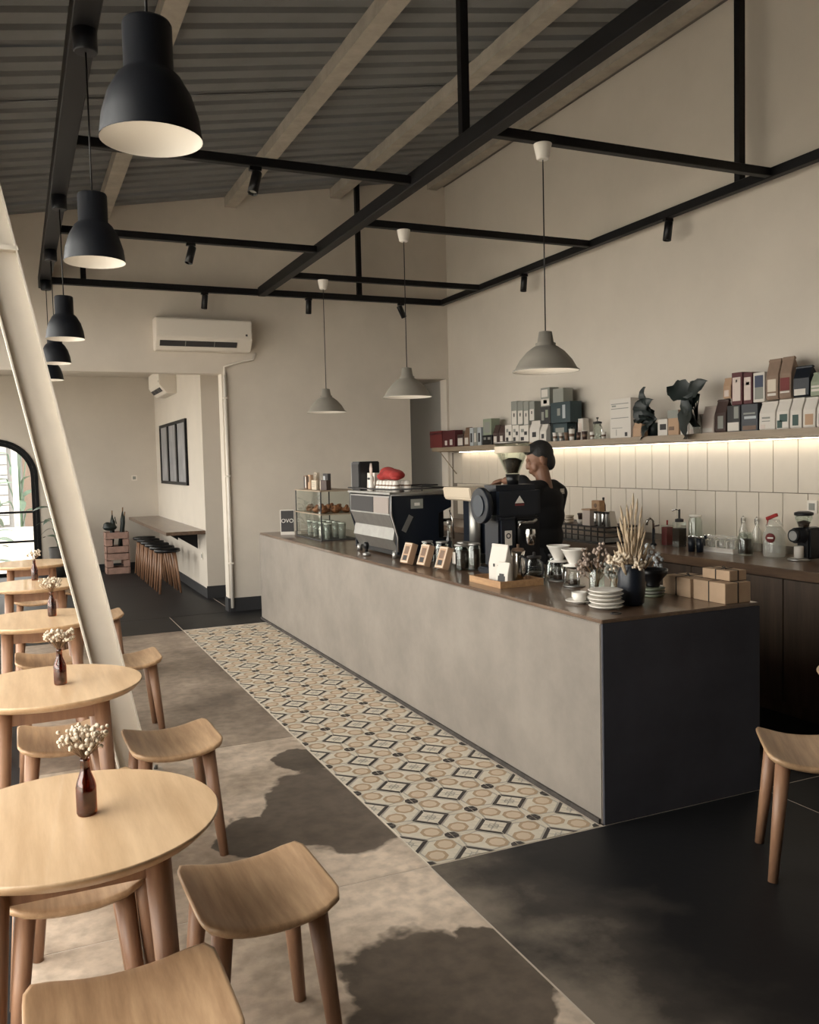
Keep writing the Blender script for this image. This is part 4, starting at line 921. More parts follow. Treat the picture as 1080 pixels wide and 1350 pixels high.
# --- tray with packets, kettle, server, drippers
tr=thing('wooden_tray','shallow wooden tray with a coffee packet and steel pitcher','tray',(2.24,3.90,CZ+.0003)); m_trw=wood('tray_wood',(.45,.27,.13),(.30,.16,.08),.5,axis=1)
MB().box(0,.26,0,.34,0,.008).build('bottom',m_trw,tr)
for q in ((0,.012,0,.34),(.248,.26,0,.34),(.012,.248,0,.012),(.012,.248,.328,.34)): MB().box(q[0],q[1],q[2],q[3],.008,.035).build('rim',m_trw,tr)
def packet(loc,w,d,h,label,pls,tilt=0,m=m_paper,rz=0):
    t=thing('coffee_packet',label,'packet',loc,rot=(0,tilt,rz)); MB().prism([(-d/2*.8,0),(-d/2,.05*h),(-d/2,.5*h),(-.006,.93*h),(-.006,h),(.006,h),(.006,.93*h),(d/2,.5*h),(d/2,.05*h),(d/2*.8,0)],-w/2,w/2,'y').build('pouch',m,t,bev=.003,seg=1); plates(t,d,w,h,pls); return t
packet((2.33,4.05,CZ+.009),.13,.06,.205,'tall white coffee packet standing in the wooden tray',[(.3,.42,.4,.5,K),(.55,.45,.8,.47,m_grey)],rz=.2)
packet((2.288,3.955,CZ+.009),.09,.03,.12,'small white card with an arched picture leaning in the tray',[(.2,.05,.8,.4,K),(.3,.4,.7,.5,K)],tilt=.1,rz=.2)
kt=thing('steel_pitcher','polished steel pouring pitcher at the edge of the tray','pitcher',(2.425,4.03,CZ+.009))
MB().lathe([(.045,0),(.048,.01),(.040,.10),(.034,.14),(.038,.165),(.036,.165),(.032,.14),(.036,.1)],28,cap=(True,False)).build('jug',m_chrome,kt); MB().tube([(0,-.038,.14),(0,-.085,.13),(0,-.085,.06),(0,-.05,.035)],.007,8).build('handle',m_blackp,kt); MB().lathe([(.037,.165),(.03,.178),(.006,.182),(.008,.2)],20).build('lid',m_brown,kt)
def server(loc,label):
    t=thing('glass_server',label,'carafe',loc,group='glass servers on the bar')
    MB().lathe([(.048,0),(.058,.015),(.055,.07),(.036,.105),(.038,.12),(.035,.12),(.033,.105),(.052,.07),(.055,.016)],26,cap=(True,False)).build('carafe',m_glass,t); MB().lathe([(.04,.12),(.04,.128),(.008,.132),(.008,.15)],20).build('lid',m_ink,t); MB().tube([(0,-.04,.11),(0,-.085,.10),(0,-.085,.04),(0,-.055,.03)],.006,8).build('handle',m_ink,t)
    MB().lathe([(0,.006),(.052,.016),(.05,.04),(0,.04)],20,cap=(False,False)).build('coffee',m_bean,t)
server(Vector((2.575,4.11,CZ+.0003)),'glass coffee server beside the steel pitcher'); server(Vector((2.72,4.12,CZ+.0003)),'glass coffee server behind the white drippers')
def dripper(loc,label):
    t=thing('dripper_stand',label,'coffee dripper',loc,group='white drippers on stands')
    MB().lathe([(.056,0),(.058,.006),(.05,.01)],24).build('base',m_steel,t)
    for k in range(3):
        a=k*2.094+.4; MB().tube([(.05*math.cos(a),.05*math.sin(a),.006),(.036*math.cos(a),.036*math.sin(a),.105)],.004,6).build('leg',m_chrome,t)
    MB().lathe([(.03,.008),(.034,.02),(.03,.06),(.024,.07),(.026,.085)],20,cap=(True,False)).build('glass_cup',m_glass,t)
    MB().lathe([(.028,.012),(.031,.02),(.029,.035)],18).build('coffee',m_bean,t)
    MB().lathe([(.02,.105),(.055,.105),(.057,.11),(.024,.116),(.027,.122),(.060,.188),(.063,.19),(.063,.194),(.058,.194),(.022,.124),(.0,.122)],30,cap=(False,False)).build('cone',m_ceram,t)
dripper(onbar(737,766),'white ceramic dripper on a stand beside the glass servers'); dripper(onbar(757,773),'white ceramic dripper on a stand nearer the plate stack')
# --- cup, plates
def saucer(loc,label,grp): 
    o=MB().lathe([(.03,0),(.032,.003),(.06,.012),(.063,.014),(.06,.016),(.03,.006),(0,.006)],30,cap=(True,False)).build('saucer',m_ceram,None,loc=loc); return setp(o,label,'saucer',grp)
p=onbar(764,795)
saucer(p,'white saucer under the single coffee cup',None)
cu=thing('coffee_cup','white coffee cup with handle on its own saucer','cup',(p.x,p.y,p.z+.0065)); MB().lathe([(.02,0),(.03,.008),(.034,.045),(.031,.045),(.027,.01),(0,.008)],24,cap=(True,False)).build('cup_body',m_ceram,cu); MB().tube([(0,.032,.036),(0,.055,.034),(0,.055,.016),(0,.03,.012)],.004,6).build('handle',m_ceram,cu)
p=onbar(799,802)
for k in range(5):
    o=MB().lathe([(.04,0),(.045,.003),(.072,.011),(.076,.0145),(.072,.0165),(.04,.007),(0,.007)],34,cap=(True,False)).build('plate',m_ceram,loc=(p.x+[0,.004,-.003,.003,-.002][k],p.y+[0,-.003,.003,.002,0][k],p.z+k*.0172)); setp(o,['bottom white plate of the stack beside the dark vase','second white plate up in the stack beside the dark vase','middle white plate of the stack beside the dark vase','white plate just under the top one of the stack','topmost white plate of the stack beside the dark vase'][k],'plate','plates stacked on the bar')
cu2=copy_tree(cu); cu2.location=(p.x+.055,p.y+.165,CZ+.0003); cu2.rotation_euler=(0,0,1.2); cu2['label']='white coffee cup behind the plate stack'
rg=MB().lathe([(.016,0),(.024,0),(.024,.003),(.016,.003)],24,cap=(False,False)).build('metal_ring',m_ink,loc=onbar(812,809)); setp(rg,'small dark ring lying near the bar corner','ring')
# --- dark vase with dried grasses and neighbours
p=onbar(833,797)
vs_=MB().lathe([(.045,0),(.055,.01),(.062,.08),(.058,.15),(.048,.175),(.052,.185),(.046,.185),(.042,.172),(.05,.1),(.04,.012),(0,.012)],30,cap=(True,False)).build('dark_vase',m_navy,loc=p); setp(vs_,'dark glazed vase holding dried grasses','vase')
def sprays(name,label,loc,n,h,spread,mats,kind):
    t=thing(name,label,'flowers',loc); rnd=random.Random(n); st=MB(); hd=MB(); lv=MB()
    for k in range(n):
        a=rnd.uniform(0,6.28); r=spread*math.sqrt(rnd.random()); hh=h*rnd.uniform(.45,1)*(1-.35*(r/spread)**2)
        e=Vector((r*math.cos(a),r*math.sin(a),hh)); st.tube([(e.x*.05,e.y*.05,.0),(e.x*.25,e.y*.25,hh*.5),e],.0016,4)
        if kind=='grass':
            d=(e-Vector((e.x*.25,e.y*.25,hh*.5))).normalized(); hd.tube([e-d*.005,e+d*.02,e+d*.045,e+d*.07],[.002,.006,.005,.001],6)
            if k%2: hd.tube([e*.72,e*.76+Vector((.006,.006,.01)),e*.8+Vector((.012,.006,.04))],[.002,.006,.001],5)
        else:
            for q in range(7): 
                f=e+Vector((rnd.uniform(-1,1),rnd.uniform(-1,1),rnd.uniform(-1,1)))*.018; hd.sph(f,rnd.uniform(.006,.011),6,4)
    st.build('stems',mats[0],t,kind='stuff'); hd.build('seed_heads',mats[1],t,kind='stuff'); return t
sprays('dried_grasses','tall spray of pale dried grasses in the dark vase',(p.x,p.y,p.z+.014),46,.43,.066,(m_wheat,m_wheat),'grass')
sprays('dried_berries','low cluster of pale dried blooms around the vase mouth',(p.x-.005,p.y+.0,p.z+.10),22,.16,.085,(m_drytwig,m_dry),'bloom')
q=onbar(787,783)
jv=MB().lathe([(.034,0),(.038,.008),(.038,.10),(.03,.115),(.034,.125),(.031,.125),(.028,.115),(.035,.1),(.035,.01)],22,cap=(True,False)).build('jar_vase',m_glass,loc=q); setp(jv,'ribbed glass jar holding faded hydrangea','vase')
sprays('hydrangea','faded mauve hydrangea heads in the glass jar',(q.x,q.y,q.z+.012),16,.24,.085,(m_drytwig,m_mauve),'bloom')
q=onbar(812,786)
jv2=MB().lathe([(.03,0),(.034,.01),(.022,.09),(.026,.12),(.023,.12),(.019,.09),(.03,.01)],20,cap=(True,False)).build('small_vase',m_glass,loc=q); setp(jv2,'small glass vase of grey thistles between the plates and dark vase','vase')
sprays('thistles','grey dried thistle heads beside the dark vase',(q.x,q.y,q.z+.012),12,.21,.06,(m_drytwig,m_grey),'bloom')
q=onbar(861,786)
bl=MB().lathe([(.03,0),(.033,.01),(.03,.02),(.065,.06),(.07,.085),(.066,.085),(.06,.06),(.02,.026),(0,.024)],28,cap=(True,False)).build('dark_bowl',m_blackp,loc=q+Vector((0,0,.045))); setp(bl,'black bowl resting on stacked patterned saucers','bowl')
for k in range(3):
    o=MB().lathe([(.045,0),(.05,.003),(.058,.012),(.055,.013),(.04,.006),(0,.006)],26,cap=(True,False)).build('patterned_saucer',[m_sage,m_grey,m_sage][k],loc=q+Vector((0,0,k*.0145))); setp(o,['lowest small saucer under the black bowl','middle small grey saucer under the black bowl','uppermost small saucer under the black bowl'][k],'saucer','saucers under the black bowl')
q=onbar(852,775); sprays('blue_statice','grey blue dried sprig behind the dark vase',(q.x,q.y,q.z),14,.24,.07,(m_drytwig,m_pale),'bloom')
# --- kraft boxes with string
def kraft(loc,wx,wy,h,label,rz=0):
    t=thing('kraft_box',label,'box',loc,rz,group='kraft gift boxes on the bar'); MB().box(-wx/2,wx/2,-wy/2,wy/2,0,h).build('carton',m_kraft,t,bev=.002,seg=1)
    e=.0015
    for s_ in ((-wx/2-e,-wx/2,-.003,.003,0,h+e),(wx/2,wx/2+e,-.003,.003,0,h+e),(-wx/2,wx/2,-.003,.003,h,h+e),(-.003,.003,-wy/2-e,-wy/2,0,h+e),(-.003,.003,wy/2,wy/2+e,0,h+e),(-.003,.003,-wy/2,wy/2,h,h+e)): MB().box(*s_).build('string',m_string,t)
    MB().tube([(0,0,h+.003),(.015,.02,h+.012),(.02,.035,h+.003),(0,0,h+.004),(-.015,-.02,h+.012),(-.02,-.03,h+.003),(0,0,h+.004)],.002,5).build('bow',m_string,t)
kraft((2.905,3.05,CZ+.0003),.15,.20,.092,'string tied kraft box at the corner of the bar')
kraft((2.905,3.265,CZ+.0003),.15,.19,.088,'string tied kraft box standing behind the corner one')
kraft((2.93,3.06,CZ+.0965),.10,.17,.045,'small kraft box lying on top of the other two')
# --- pastry case
zt_=at(424,648,x=2.342).z; zm_=at(424,679,x=2.342).z
pc_=thing('pastry_case','two tier glass pastry case on the far end of the bar','display case',(2.345,7.10,CZ))
CW,CL,CT,CM=.32,.72,zt_-CZ,zm_-CZ
for a in (0,CW):
    for b2 in (0,CL): MB().box(a-.005,a+.005,b2-.005,b2+.005,0,CT).build('post',m_ink,pc_)
for z in (.006,CM,CT): MB().box(-.008,CW+.008,-.008,CL+.008,z-.005,z+.005).build('shelf',m_shelfw if z>.1 else m_ink,pc_)
MB().box(-.003,-.001,.006,CL-.006,.012,CT-.006).build('pane',m_glass,pc_); MB().box(.006,CW-.006,-.003,-.001,.012,CT-.006).build('pane',m_glass,pc_)
rnd=random.Random(3)
for k in range(9):
    x=2.345+.06+(k%3)*.10; y=7.10+.09+(k//3)*.20
    t=MB().sph((0,0,0),(.038,.055,.026),14,8).tube([(-.02,-.05,.0),(0,-.02,.028),(.01,.02,.03),(-.01,.05,.0)],[.01,.016,.016,.008],8).build('pastry',m_pastry,loc=(x,y,CZ+CM+.0305),rot=(0,0,rnd.uniform(-.6,.6))); setp(t,'golden brown pastry on the middle tier of the case','pastry','pastries in the case')
for k in range(8):
    x=2.345+.08+(k%2)*.13; y=7.10+.07+(k//2)*.16
    t=thing('stacked_tumbler','ribbed clear tumbler stacked on the lower tier of the case','glass',(x,y,CZ+.0115),group='tumblers in the case'); h=min(.14,CM-.03)
    MB().lathe([(.028,0),(.034,h),(.031,h),(.026,.006)],16,cap=(True,False)).build('tumbler_body',m_mug,t); MB().lathe([(.0345,h-.012),(.0352,h-.006),(.0345,h)],16,cap=(False,False)).build('rim',m_ceram,t)
TC=CZ+CT+.0055
def card(x,y,w,h,m,label,pl,d=.03,rz=0):
    t=thing('small_packet',label,'packet',(x,y,TC),rz,group='small packets on the pastry case'); MB().box(-d/2,d/2,-w/2,w/2,0,h).build('carton',m,t,bev=.002,seg=1); plates(t,d,w,h,pl)
card(2.42,7.72,.08,.125,m_brown,'brown framed picture packet at the far edge of the case top',[(.1,.1,.45,.9,K),(.55,.1,.9,.9,P)])
card(2.42,7.60,.07,.13,m_tan,'tan striped packet beside the picture packet',[(.1,.5,.3,.9,K),(.45,.5,.6,.9,K)])
card(2.40,7.42,.13,.085,m_cream,'cream card with ruled lines on the case top',[(.15,.7,.8,.74,m_grey),(.15,.5,.85,.54,m_grey),(.15,.3,.7,.34,m_grey)],d=.02)
card(2.50,7.38,.13,.14,m_ink,'black packet with white lettering behind the cream card',[(.1,.55,.5,.85,m_pale),(.1,.3,.9,.45,P)])
card(2.44,7.24,.09,.085,m_dbrown,'dark brown box at the near edge of the case top',[(.0,.0,.08,1,m_cream)],d=.05,rz=.3)
card(2.50,7.66,.07,.15,m_cream,'cream packet with a dark dot behind the striped one',[(.4,.85,.6,.95,K)])
# --- payment sign
ov=thing('payment_sign','white counter sign with a black panel reading OVO','sign',(2.31,8.0,CZ+.0003),rz=math.radians(66)); MB().box(-.012,.012,-.068,.068,0,.235).build('board',m_paper,ov,bev=.002); MB().box(-.0145,-.0123,-.060,.060,.03,.228).build('panel',m_ink,ov)
cu_=bpy.data.curves.new('sign_text','FONT'); cu_.body='OVO'; cu_.size=.052; cu_.extrude=.0006; cu_.align_x='CENTER'; to=bpy.data.objects.new('lettering',cu_); COL.objects.link(to); cu_.materials.append(m_ceram)
dg=bpy.context.evaluated_depsgraph_get(); tme_=bpy.data.meshes.new_from_object(to.evaluated_get(dg)); bpy.data.objects.remove(to); to=bpy.data.objects.new('lettering',tme_); COL.objects.link(to); to.parent=ov; to.location=(-.0152,0,.115); to.rotation_euler=(math.radians(90),0,math.radians(-90))

# ================================================================== THINGS ON THE BACK BAR
BZ=.8573
def onback(px,py): p=at(px,py,z=BZ); p.z=BZ; return p
t=thing('red_syrup_box','tall clear jug of red syrup','jug',onback(880,719)); MB().box(-.032,.032,-.032,.032,0,.15).build('jug_body',m_glass,t); MB().box(-.028,.028,-.028,.028,.004,.135).build('syrup',m_rust,t); MB().cyl((0,0,.15),(0,0,.185),.006,n=8).build('spout',m_red,t)
t=thing('pump_bottle','square pump bottle of dark syrup','bottle',onback(896,721)); MB().box(-.037,.037,-.037,.037,0,.18).build('bottle_body',m_glass,t,bev=.006); MB().box(-.034,.034,-.034,.034,.004,.135).build('syrup',m_bean,t); MB().lathe([(.03,.18),(.03,.20),(.012,.205),(.008,.205),(.008,.27)],16).build('pump',m_ink,t); MB().tube([(0,0,.268),(-.02,.02,.27),(-.035,.035,.26)],.006,6).build('nozzle',m_chrome,t)
jar(0,0,.048,.235,'tall glass jar with a white lid',m=m_paper,fill=.05,lid=m_ceram,loc=onback(917,722),grp='jars on the back bar')
for k,(px,py) in enumerate(((912,727),(923,728),(933,725))):
    p=onback(px,py); t=thing('dark_tumbler',['dark tumbler beside the dark syrup pump bottle','dark tumbler between two others before the white lidded jar','dark tumbler next to the mug rack'][k],'glass',p,group='dark tumblers on the back bar'); MB().lathe([(.022,0),(.027,.10),(.025,.10),(.02,.008)],16,cap=(True,True)).build('tumbler_body',m_navy,t); MB().lathe([(.0272,.096),(.0278,.104)],16,cap=(False,False)).build('rim',m_chrome,t)
rk=thing('mug_rack','low white rack carrying glass mugs','rack',(4.33,4.53,BZ)); MB().box(-.06,.10,-.15,.15,0,.012).build('board',m_ceram,rk)
for yy in (-.148,.14): MB().box(-.06,.10,yy,yy+.008,.012,.03).build('side',m_ceram,rk)
MB().box(-.062,-.058,-.15,.15,.012,.032).build('front_rail',m_paper,rk)
for k in range(6):
    x=4.31+(k//3)*.075; y=4.42+(k%3)*.095; t=thing('glass_mug',('glass mug in the rack row by the %s, %s'%(['guests','tiles'][k//3],['dark syrup jar end','middle','dark tumbler end'][k%3])),'mug',(x,y,BZ+.0125),group='glass mugs on the rack')
    MB().lathe([(.03,0),(.034,.005),(.034,.088),(.031,.088),(.030,.008)],18,cap=(True,False)).build('mug_body',m_mug,t); MB().tube([(-.034,0,.07),(-.055,0,.068),(-.055,0,.025),(-.034,0,.02)],.006,6).build('handle',m_ceram,t); MB().lathe([(.0345,.084),(.0352,.09)],18,cap=(False,False)).build('rim',m_ceram,t)
jar(0,0,.048,.15,'squat jar of dark syrup beside the mugs',m=m_bean,fill=.7,lid=m_glass,loc=onback(983,732),grp='jars on the back bar')
for (px,py,lb) in ((980,725,'swing top glass bottle behind the squat dark jar'),(998,727,'swing top glass bottle beside the big drink jar')):
    p=onback(px,py); t=thing('swing_bottle',lb,'bottle',p,group='swing top bottles'); MB().lathe([(.028,0),(.03,.006),(.03,.13),(.012,.17),(.012,.20),(.014,.205)],20,cap=(True,True)).build('bottle_body',m_mug,t); MB().lathe([(.013,.205),(.013,.222),(.008,.226)],14).build('stopper',m_ceram,t); MB().tube([(-.014,0,.18),(-.018,0,.215),(0,0,.232),(.018,0,.215),(.014,0,.18)],.0022,5).build('wire_bail',m_ink,t)
p=onback(1021,734)
t=thing('drink_jar','big clear drink jar with a red round label and red lid clip','jar',p); MB().lathe([(.062,0),(.068,.01),(.068,.15),(.05,.18),(.046,.19),(.043,.19),(.048,.175),(.064,.148),(.064,.012)],30,cap=(True,False)).build('jar_glass',m_mug,t)
MB().lathe([(.05,.19),(.052,.20),(.03,.235),(.012,.24)],26).build('glass_lid',m_mug,t)
MB().tbox(Matrix.Translation((-.02,.0,.255))@Matrix.Rotation(-.35,4,'X'),(.018,.085,.02)).build('clip',m_red,t); MB().tube([(-.02,.03,.245),(-.03,.03,.20)],.004,5).build('clip_wire',m_red,t)
Tr=Matrix.Rotation(math.radians(-90),3,'Y'); T2=Matrix.Rotation(math.radians(24),3,'Z')
MB().lathe([(0,.0692),(.030,.0692),(.030,.0705),(0,.0705)],26,(0,0,.125),T=T2@Tr,cap=(False,False)).build('round_label',m_rust,t); MB().tbox(Matrix.Rotation(math.radians(24),4,'Z')@Matrix.Translation((-.0712,0,.125)),(.001,.036,.009)).build('label_lettering',m_ceram,t)
p=onback(1060,739)
t=thing('small_grinder','black electric coffee grinder with clear hopper on the back bar','coffee grinder',p,rz=.0); MB().lathe([(.062,0),(.065,.008),(.05,.018)],28,(-.02,.02,0)).build('base',m_steel,t); MB().box(-.01,.10,-.05,.05,.01,.20).build('body',m_blackp,t,bev=.012); MB().cyl((-.06,.01,.155),(.10,0,.155),.048,n=24).build('motor_housing',m_blackp,t); MB().cyl((-.08,.01,.155),(-.06,.01,.155),.04,.044,n=24).build('dial',m_blackp,t); MB().cyl((-.082,.01,.155),(-.0802,.01,.155),.03,n=24).build('dial_ring',m_steel,t)
MB().lathe([(.026,.018),(.028,.02),(.028,.085),(.024,.09)],20,(-.03,.01,0)).build('grounds_cup',m_paper,t)
MB().lathe([(.03,.20),(.034,.21),(.05,.255),(.05,.275),(.047,.275),(.047,.256),(.028,.212)],26,(.01,.01,0),cap=(False,False)).build('hopper',m_glass,t); MB().lathe([(.028,.205),(.038,.235),(.0,.245)],20,(.01,.01,0)).build('beans',m_bean,t); MB().lathe([(.054,.275),(.056,.28),(.056,.292),(.03,.30)],26,(.01,.01,0)).build('hopper_lid',m_blackp,t)
p=onback(862,719)
t=thing('chrome_tap','curved chrome drink tap on the back bar','tap',p); MB().lathe([(.022,0),(.022,.012),(.011,.018),(.011,.12)],16).build('post',m_navy,t); MB().tube([(0,0,.12),(0,0,.185),(-.02,.01,.20),(-.04,.02,.185),(-.045,.022,.15)],.009,8).build('spout',m_chrome,t); MB().cyl((.0,-.0,.14),(.02,-.04,.15),.006,n=8).build('lever',m_dbrown,t)
# black dish rack with cups, block, canisters
dr=thing('dish_rack','black wire dish rack on the back bar behind the barista','rack',(4.02,5.42,BZ)); 
MB().box(0,.30,0,.95,0,.012).build('drip_tray',m_blackp,dr)
for z in (.05,.09,.125): MB().tube([(0,0,z),(.3,0,z),(.3,.95,z),(0,.95,z),(0,0,z)],.005,5).build('wire_ring',m_ink,dr)
for k in range(12): MB().box(-.004,.004,k*.085,k*.085+.008,.012,.128).build('upright',m_ink,dr)
MB().box(.0,.30,0,.95,.115,.122).build('mesh_top',m_dbrown,dr)
RZ=BZ+.1225
def rackp(px,x=4.17): return Vector((x,at(px,690,x=x).y,RZ))
p=rackp(789,4.22); t=thing('wooden_block','wooden brush block with a round stamp standing on the dish rack','wood block',p); MB().box(-.025,.025,-.055,.055,0,.19).build('block',m_trw,t,bev=.003); MB().box(-.0265,-.0252,-.04,.04,.10,.108).build('groove',m_brown,t); MB().cyl((-.026,0,.15),(-.0275,0,.15),.018,n=18).build('stamp',m_brown,t)
p=rackp(796,4.27); t=thing('dark_bottle','slim dark bottle behind the wooden block','bottle',p); MB().lathe([(.016,0),(.018,.005),(.018,.15),(.008,.18),(.008,.20)],16).build('bottle_body',m_dbrown,t); MB().lathe([(.0088,.196),(.0088,.212)],12).build('cap',m_ink,t)
p=rackp(777,4.10); t=thing('kraft_carton','plain tan carton with flat lid on the dish rack','box',p); MB().box(-.03,.03,-.05,.05,0,.118).build('carton',m_pink,t); MB().box(-.034,.034,-.056,.056,.1185,.13).build('lid',m_tan,t)
for k,px in enumerate((786,791,796,801)):
    p=rackp(px,4.11); t=thing('steel_canister',['slim canister of the row standing nearest the tan carton','second slim canister in its row from the tan carton','third slim canister in its row from the tan carton','slim canister of the row nearest the tilted cards'][k],'canister',p,group='steel canisters on the dish rack'); MB().lathe([(.015,0),(.016,.003),(.016,.095),(.014,.1)],14).build('canister_body',m_steel if k%2 else m_chrome,t); MB().lathe([(.0168,.1),(.0168,.112)],14).build('lid',m_ink,t)
for k,px in enumerate((806,810)):
    p=rackp(px,4.15); p.z+=.002; t=thing('tilted_card',['tilted white card directly against the canisters','tilted white card leaning on another card'][k],'card',p,rot=(-.32,0,0),group='tilted cards on the dish rack'); MB().box(-.03,.03,-.004,.004,0,.12).build('sheet',m_paper,t); MB().box(-.03,.03,.0045,.006,0,.12).build('backing',m_ink,t)
p=rackp(766,4.12); t=thing('moka_tin','small dark lidded tin on a pale bowl','tin',p); MB().lathe([(.02,0),(.034,.03),(.03,.04)],18).build('bowl',m_ceram,t); MB().lathe([(.02,.04),(.024,.07),(.03,.085),(.022,.09)],18).build('tin_body',m_dbrown,t)
for k in range(3):
    p=rackp(751+k*.1,4.14); p.z+=k*.021; o=MB().lathe([(.03,0),(.04,.02),(.037,.02),(.027,.004),(0,.004)],22,cap=(True,False)).build('small_bowl',m_cream,loc=p); setp(o,['lowest small cream bowl of the pile on the dish rack','middle small cream bowl of the pile on the dish rack','topmost small cream bowl of the pile on the dish rack'][k],'bowl','cream bowls on the dish rack')

# ================================================================== THE BARISTA
FB=Vector((-.415,.908,0)).normalized()                  # the way his body faces: away, to the left
PB=at(716,650,y=5.12); PB.z=0
pe=thing('person','barista in a black t-shirt seen from behind, head turned down over the bar','person',PB,rz=math.atan2(FB.y,FB.x))
LFT=Vector((-FB.y,FB.x,0))
def loc_(w): w=Vector(w)-PB; return Vector((w.dot(FB),w.dot(LFT),w.z))
# local frame: +x forward, +y his left, z up
skin=M('skin',(.215,.105,.062),.55,noise=.08,ns=14); hair=M('black_hair',(.010,.009,.009),.6,bump=.4,bs=160); tee=M('black_cotton',(.005,.005,.0065),.95,bump=.15,bs=40); denim=M('dark_trousers',(.02,.021,.026),.9)
def limb(mb,pts,rs,n=14):
    for i in range(len(pts)-1):
        mb.cyl(pts[i],pts[i+1],rs[i],rs[i+1],n)
    for p_,r in zip(pts,rs): mb.sph(p_,r,14,10)
b=MB()
HC=Vector((.030,-.006,1.508))                    # head centre
tilt=Matrix.Rotation(math.radians(44),3,'Z')@Matrix.Rotation(math.radians(17),3,'Y')
def H(x,y,z): return HC+tilt@Vector((x,y,z))
b.sph(H(-.012,0,.018),(.092,.072,.100),20,14,T=tilt)                      # skull
b.sph(H(.031,0,-.032),(.058,.056,.074),18,12,T=tilt)                      # face
b.sph(H(.050,0,-.086),(.028,.032,.024),14,10)                              # chin
b.sph(H(.079,0,.02),(.012,.042,.012),12,8,T=tilt)                          # brow
b.cyl(H(.078,0,.016),H(.096,0,-.028),.010,.013,10); b.sph(H(.095,0,-.030),.0125,10,8); b.sph(H(.080,0,-.030),(.014,.016,.016),10,8)   # nose
b.sph(H(.086,0,-.060),(.010,.022,.006),12,8,T=tilt); b.sph(H(.084,0,-.071),(.010,.020,.007),12,8,T=tilt)   # lips
for s_ in (-1,1):
    b.sph(H(.076,s_*.029,.0),(.010,.012,.009),10,8); b.sph(H(-.008,s_*.080,-.012),(.020,.014,.033),12,8,T=tilt)
    b.sph(H(.055,s_*.042,-.04),(.024,.017,.028),10,8)
limb(b,[(-.02,0,1.28),(-.008,0,1.36),(.012,-.002,1.44)],[.060,.052,.051])
for (x,z,rx,ry,rz_) in ((-.01,1.23,.095,.165,.10),(-.01,1.12,.105,.155,.13),(-.005,.98,.098,.135,.12),(0,.86,.105,.150,.11)): b.sph((x,0,z),(rx,ry,rz_),20,14)
AL=[(.0,.185,1.275),tuple(loc_(at(684,634,y=5.20))),tuple(loc_(at(667,634,y=5.36)))]
AR_=[(.0,-.185,1.275),(.08,-.235,1.04),(.30,-.13,1.05)]
def hand(mb,wrist,d,up,side):
    d=Vector(d).normalized(); up=Vector(up); up=(up-d*up.dot(d)).normalized(); lat=d.cross(up)*side
    w=Vector(wrist); Tm=Matrix((d,lat,up)).transposed()
    mb.sph(w+d*.048,(.052,.040,.017),14,10,T=Tm)
    for k,(o_,L) in enumerate(((-.030,.058),(-.010,.070),(.011,.075),(.031,.066))):
        a=w+d*.078+lat*o_; c1=a+d*L*.5-up*.008; c2=a+d*L*.85-up*.034; limb(mb,[a,c1,c2],[.0092,.0085,.0072],10)
    th=w+d*.028+lat*.034; limb(mb,[th,th+d*.03+lat*.026-up*.012,th+d*.062+lat*.03-up*.028],[.012,.0105,.0085],10)
limb(b,AL,[.054,.041,.028]); limb(b,AR_,[.054,.041,.028])
hand(b,AL[2],Vector(AL[2])-Vector(AL[1]),(0,0,1),-1); hand(b,AR_[2],Vector(AR_[2])-Vector(AR_[1]),(0,0,1),1)
for s_ in (-1,1):
    limb(b,[(0,s_*.085,.84),(.015,s_*.095,.47),(-.01,s_*.10,.09)],[.092,.058,.040]); b.sph((.06,s_*.10,.045),(.125,.045,.040),16,10)
smooth_remesh(b,'body',skin,.0055,3,pe)
s2=MB()
for (x,z,rx,ry,rz_) in ((-.012,1.225,.105,.185,.105),(-.012,1.12,.118,.178,.14),(-.008,.98,.116,.162,.13),(-.004,.86,.125,.172,.09)): s2.sph((x,0,z),(rx,ry,rz_),22,14)
s2.cyl((-.012,0,.80),(-.012,0,.90),.155,.145,24)
for s_ in (-1,1): limb(s2,[(-.012,s_*.03,1.315),(-.008,s_*.11,1.308),(0,s_*.185,1.27)],[.055,.062,.072])
def lerp(a,b_,t): return tuple(Vector(a).lerp(Vector(b_),t))
s2.cyl(AL[0],lerp(AL[0],AL[1],.9),.072,.066,18); s2.cyl(AR_[0],lerp(AR_[0],AR_[1],.80),.072,.068,18)
shirt=smooth_remesh(s2,'t_shirt',tee,.009,5,pe); shirt['label']='black cotton t-shirt'
tr2=MB()
for s_ in (-1,1): limb(tr2,[(0,s_*.085,.84),(.015,s_*.095,.47),(-.01,s_*.10,.11)],[.108,.074,.062])
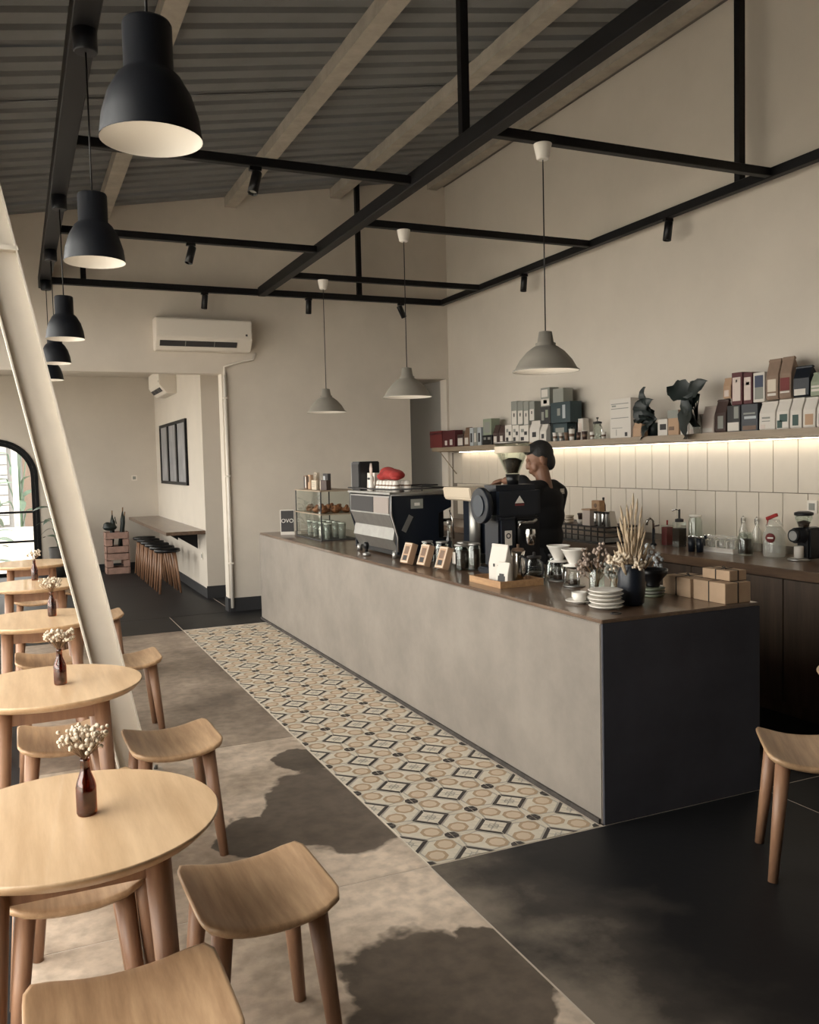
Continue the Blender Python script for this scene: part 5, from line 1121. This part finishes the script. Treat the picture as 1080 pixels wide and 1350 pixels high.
tr2.sph((0,0,.84),(.125,.165,.10),20,12); smooth_remesh(tr2,'trousers',denim,.010,4,pe)
for s_ in (-1,1): MB().sph((.062,s_*.10,.042),(.14,.054,.042),18,10).build('shoe',m_blackp,pe)
h=MB(); h.sph(H(-.022,0,.040),(.090,.077,.090),22,14,T=tilt); h.sph(H(-.054,0,-.018),(.052,.067,.078),18,12,T=tilt); h.sph(H(.028,0,.082),(.062,.062,.040),18,10,T=tilt)
hr=smooth_remesh(h,'hair',hair,.0065,2,pe); hr['label']='short black hair'
def rayhit(y_,z_):
    hit,p_,n_,i_=shirt.ray_cast((-.6,y_,z_),(1,0,0)); return p_,n_
p_,n_=rayhit(-.135,1.285)
q_=n_.to_track_quat('Z','Y').to_matrix().to_4x4()
MB().tbox(Matrix.Translation(p_+n_*.002)@q_,(.055,.036,.002)).build('shirt_emblem',m_steel,pe)
MB().tbox(Matrix.Translation(p_+n_*.0035)@q_,(.03,.006,.002)).build('emblem_lettering',m_paper,pe)

# ---- pieces that belong to a part of their thing
SUB={'dial':'burr_cover','emblem_bar':'emblem','sticker_mark':'sticker','beans':'hopper','hopper_lid':'hopper','hopper_band':'hopper','badge_mark':'badge','label_lettering':'round_label','eye':'figure_body','closure':'pouch','clip_wire':'clip','nozzle':'pump','dial_ring':'dial','emblem_lettering':'shirt_emblem','bulb':'lamp_holder','lens':'lamp_head','insert':'plate','clamp_lever':'bag_clamp','lettering':'panel','tray_rail':'cup_tray','portafilter':'group_head','bow':'carton','border':'carton','print':'carton','groove':'block','stamp':'block','louvre_stay':'air_slot','display':'front_panel','stopper':'bottle_body','wire_bail':'bottle_body'}
def base(n): return n.split('.')[0]
for th in [o for o in bpy.data.objects if o.type=='EMPTY' and o.parent is None]:
    kids=list(th.children); by={}
    for k_ in kids: by.setdefault(base(k_.name),k_)
    for k_ in kids:
        tgt=by.get(SUB.get(base(k_.name),''))
        if tgt is not None and tgt is not k_ and tgt.parent is th and not k_.children and tgt.location.length<1e-6: k_.parent=tgt
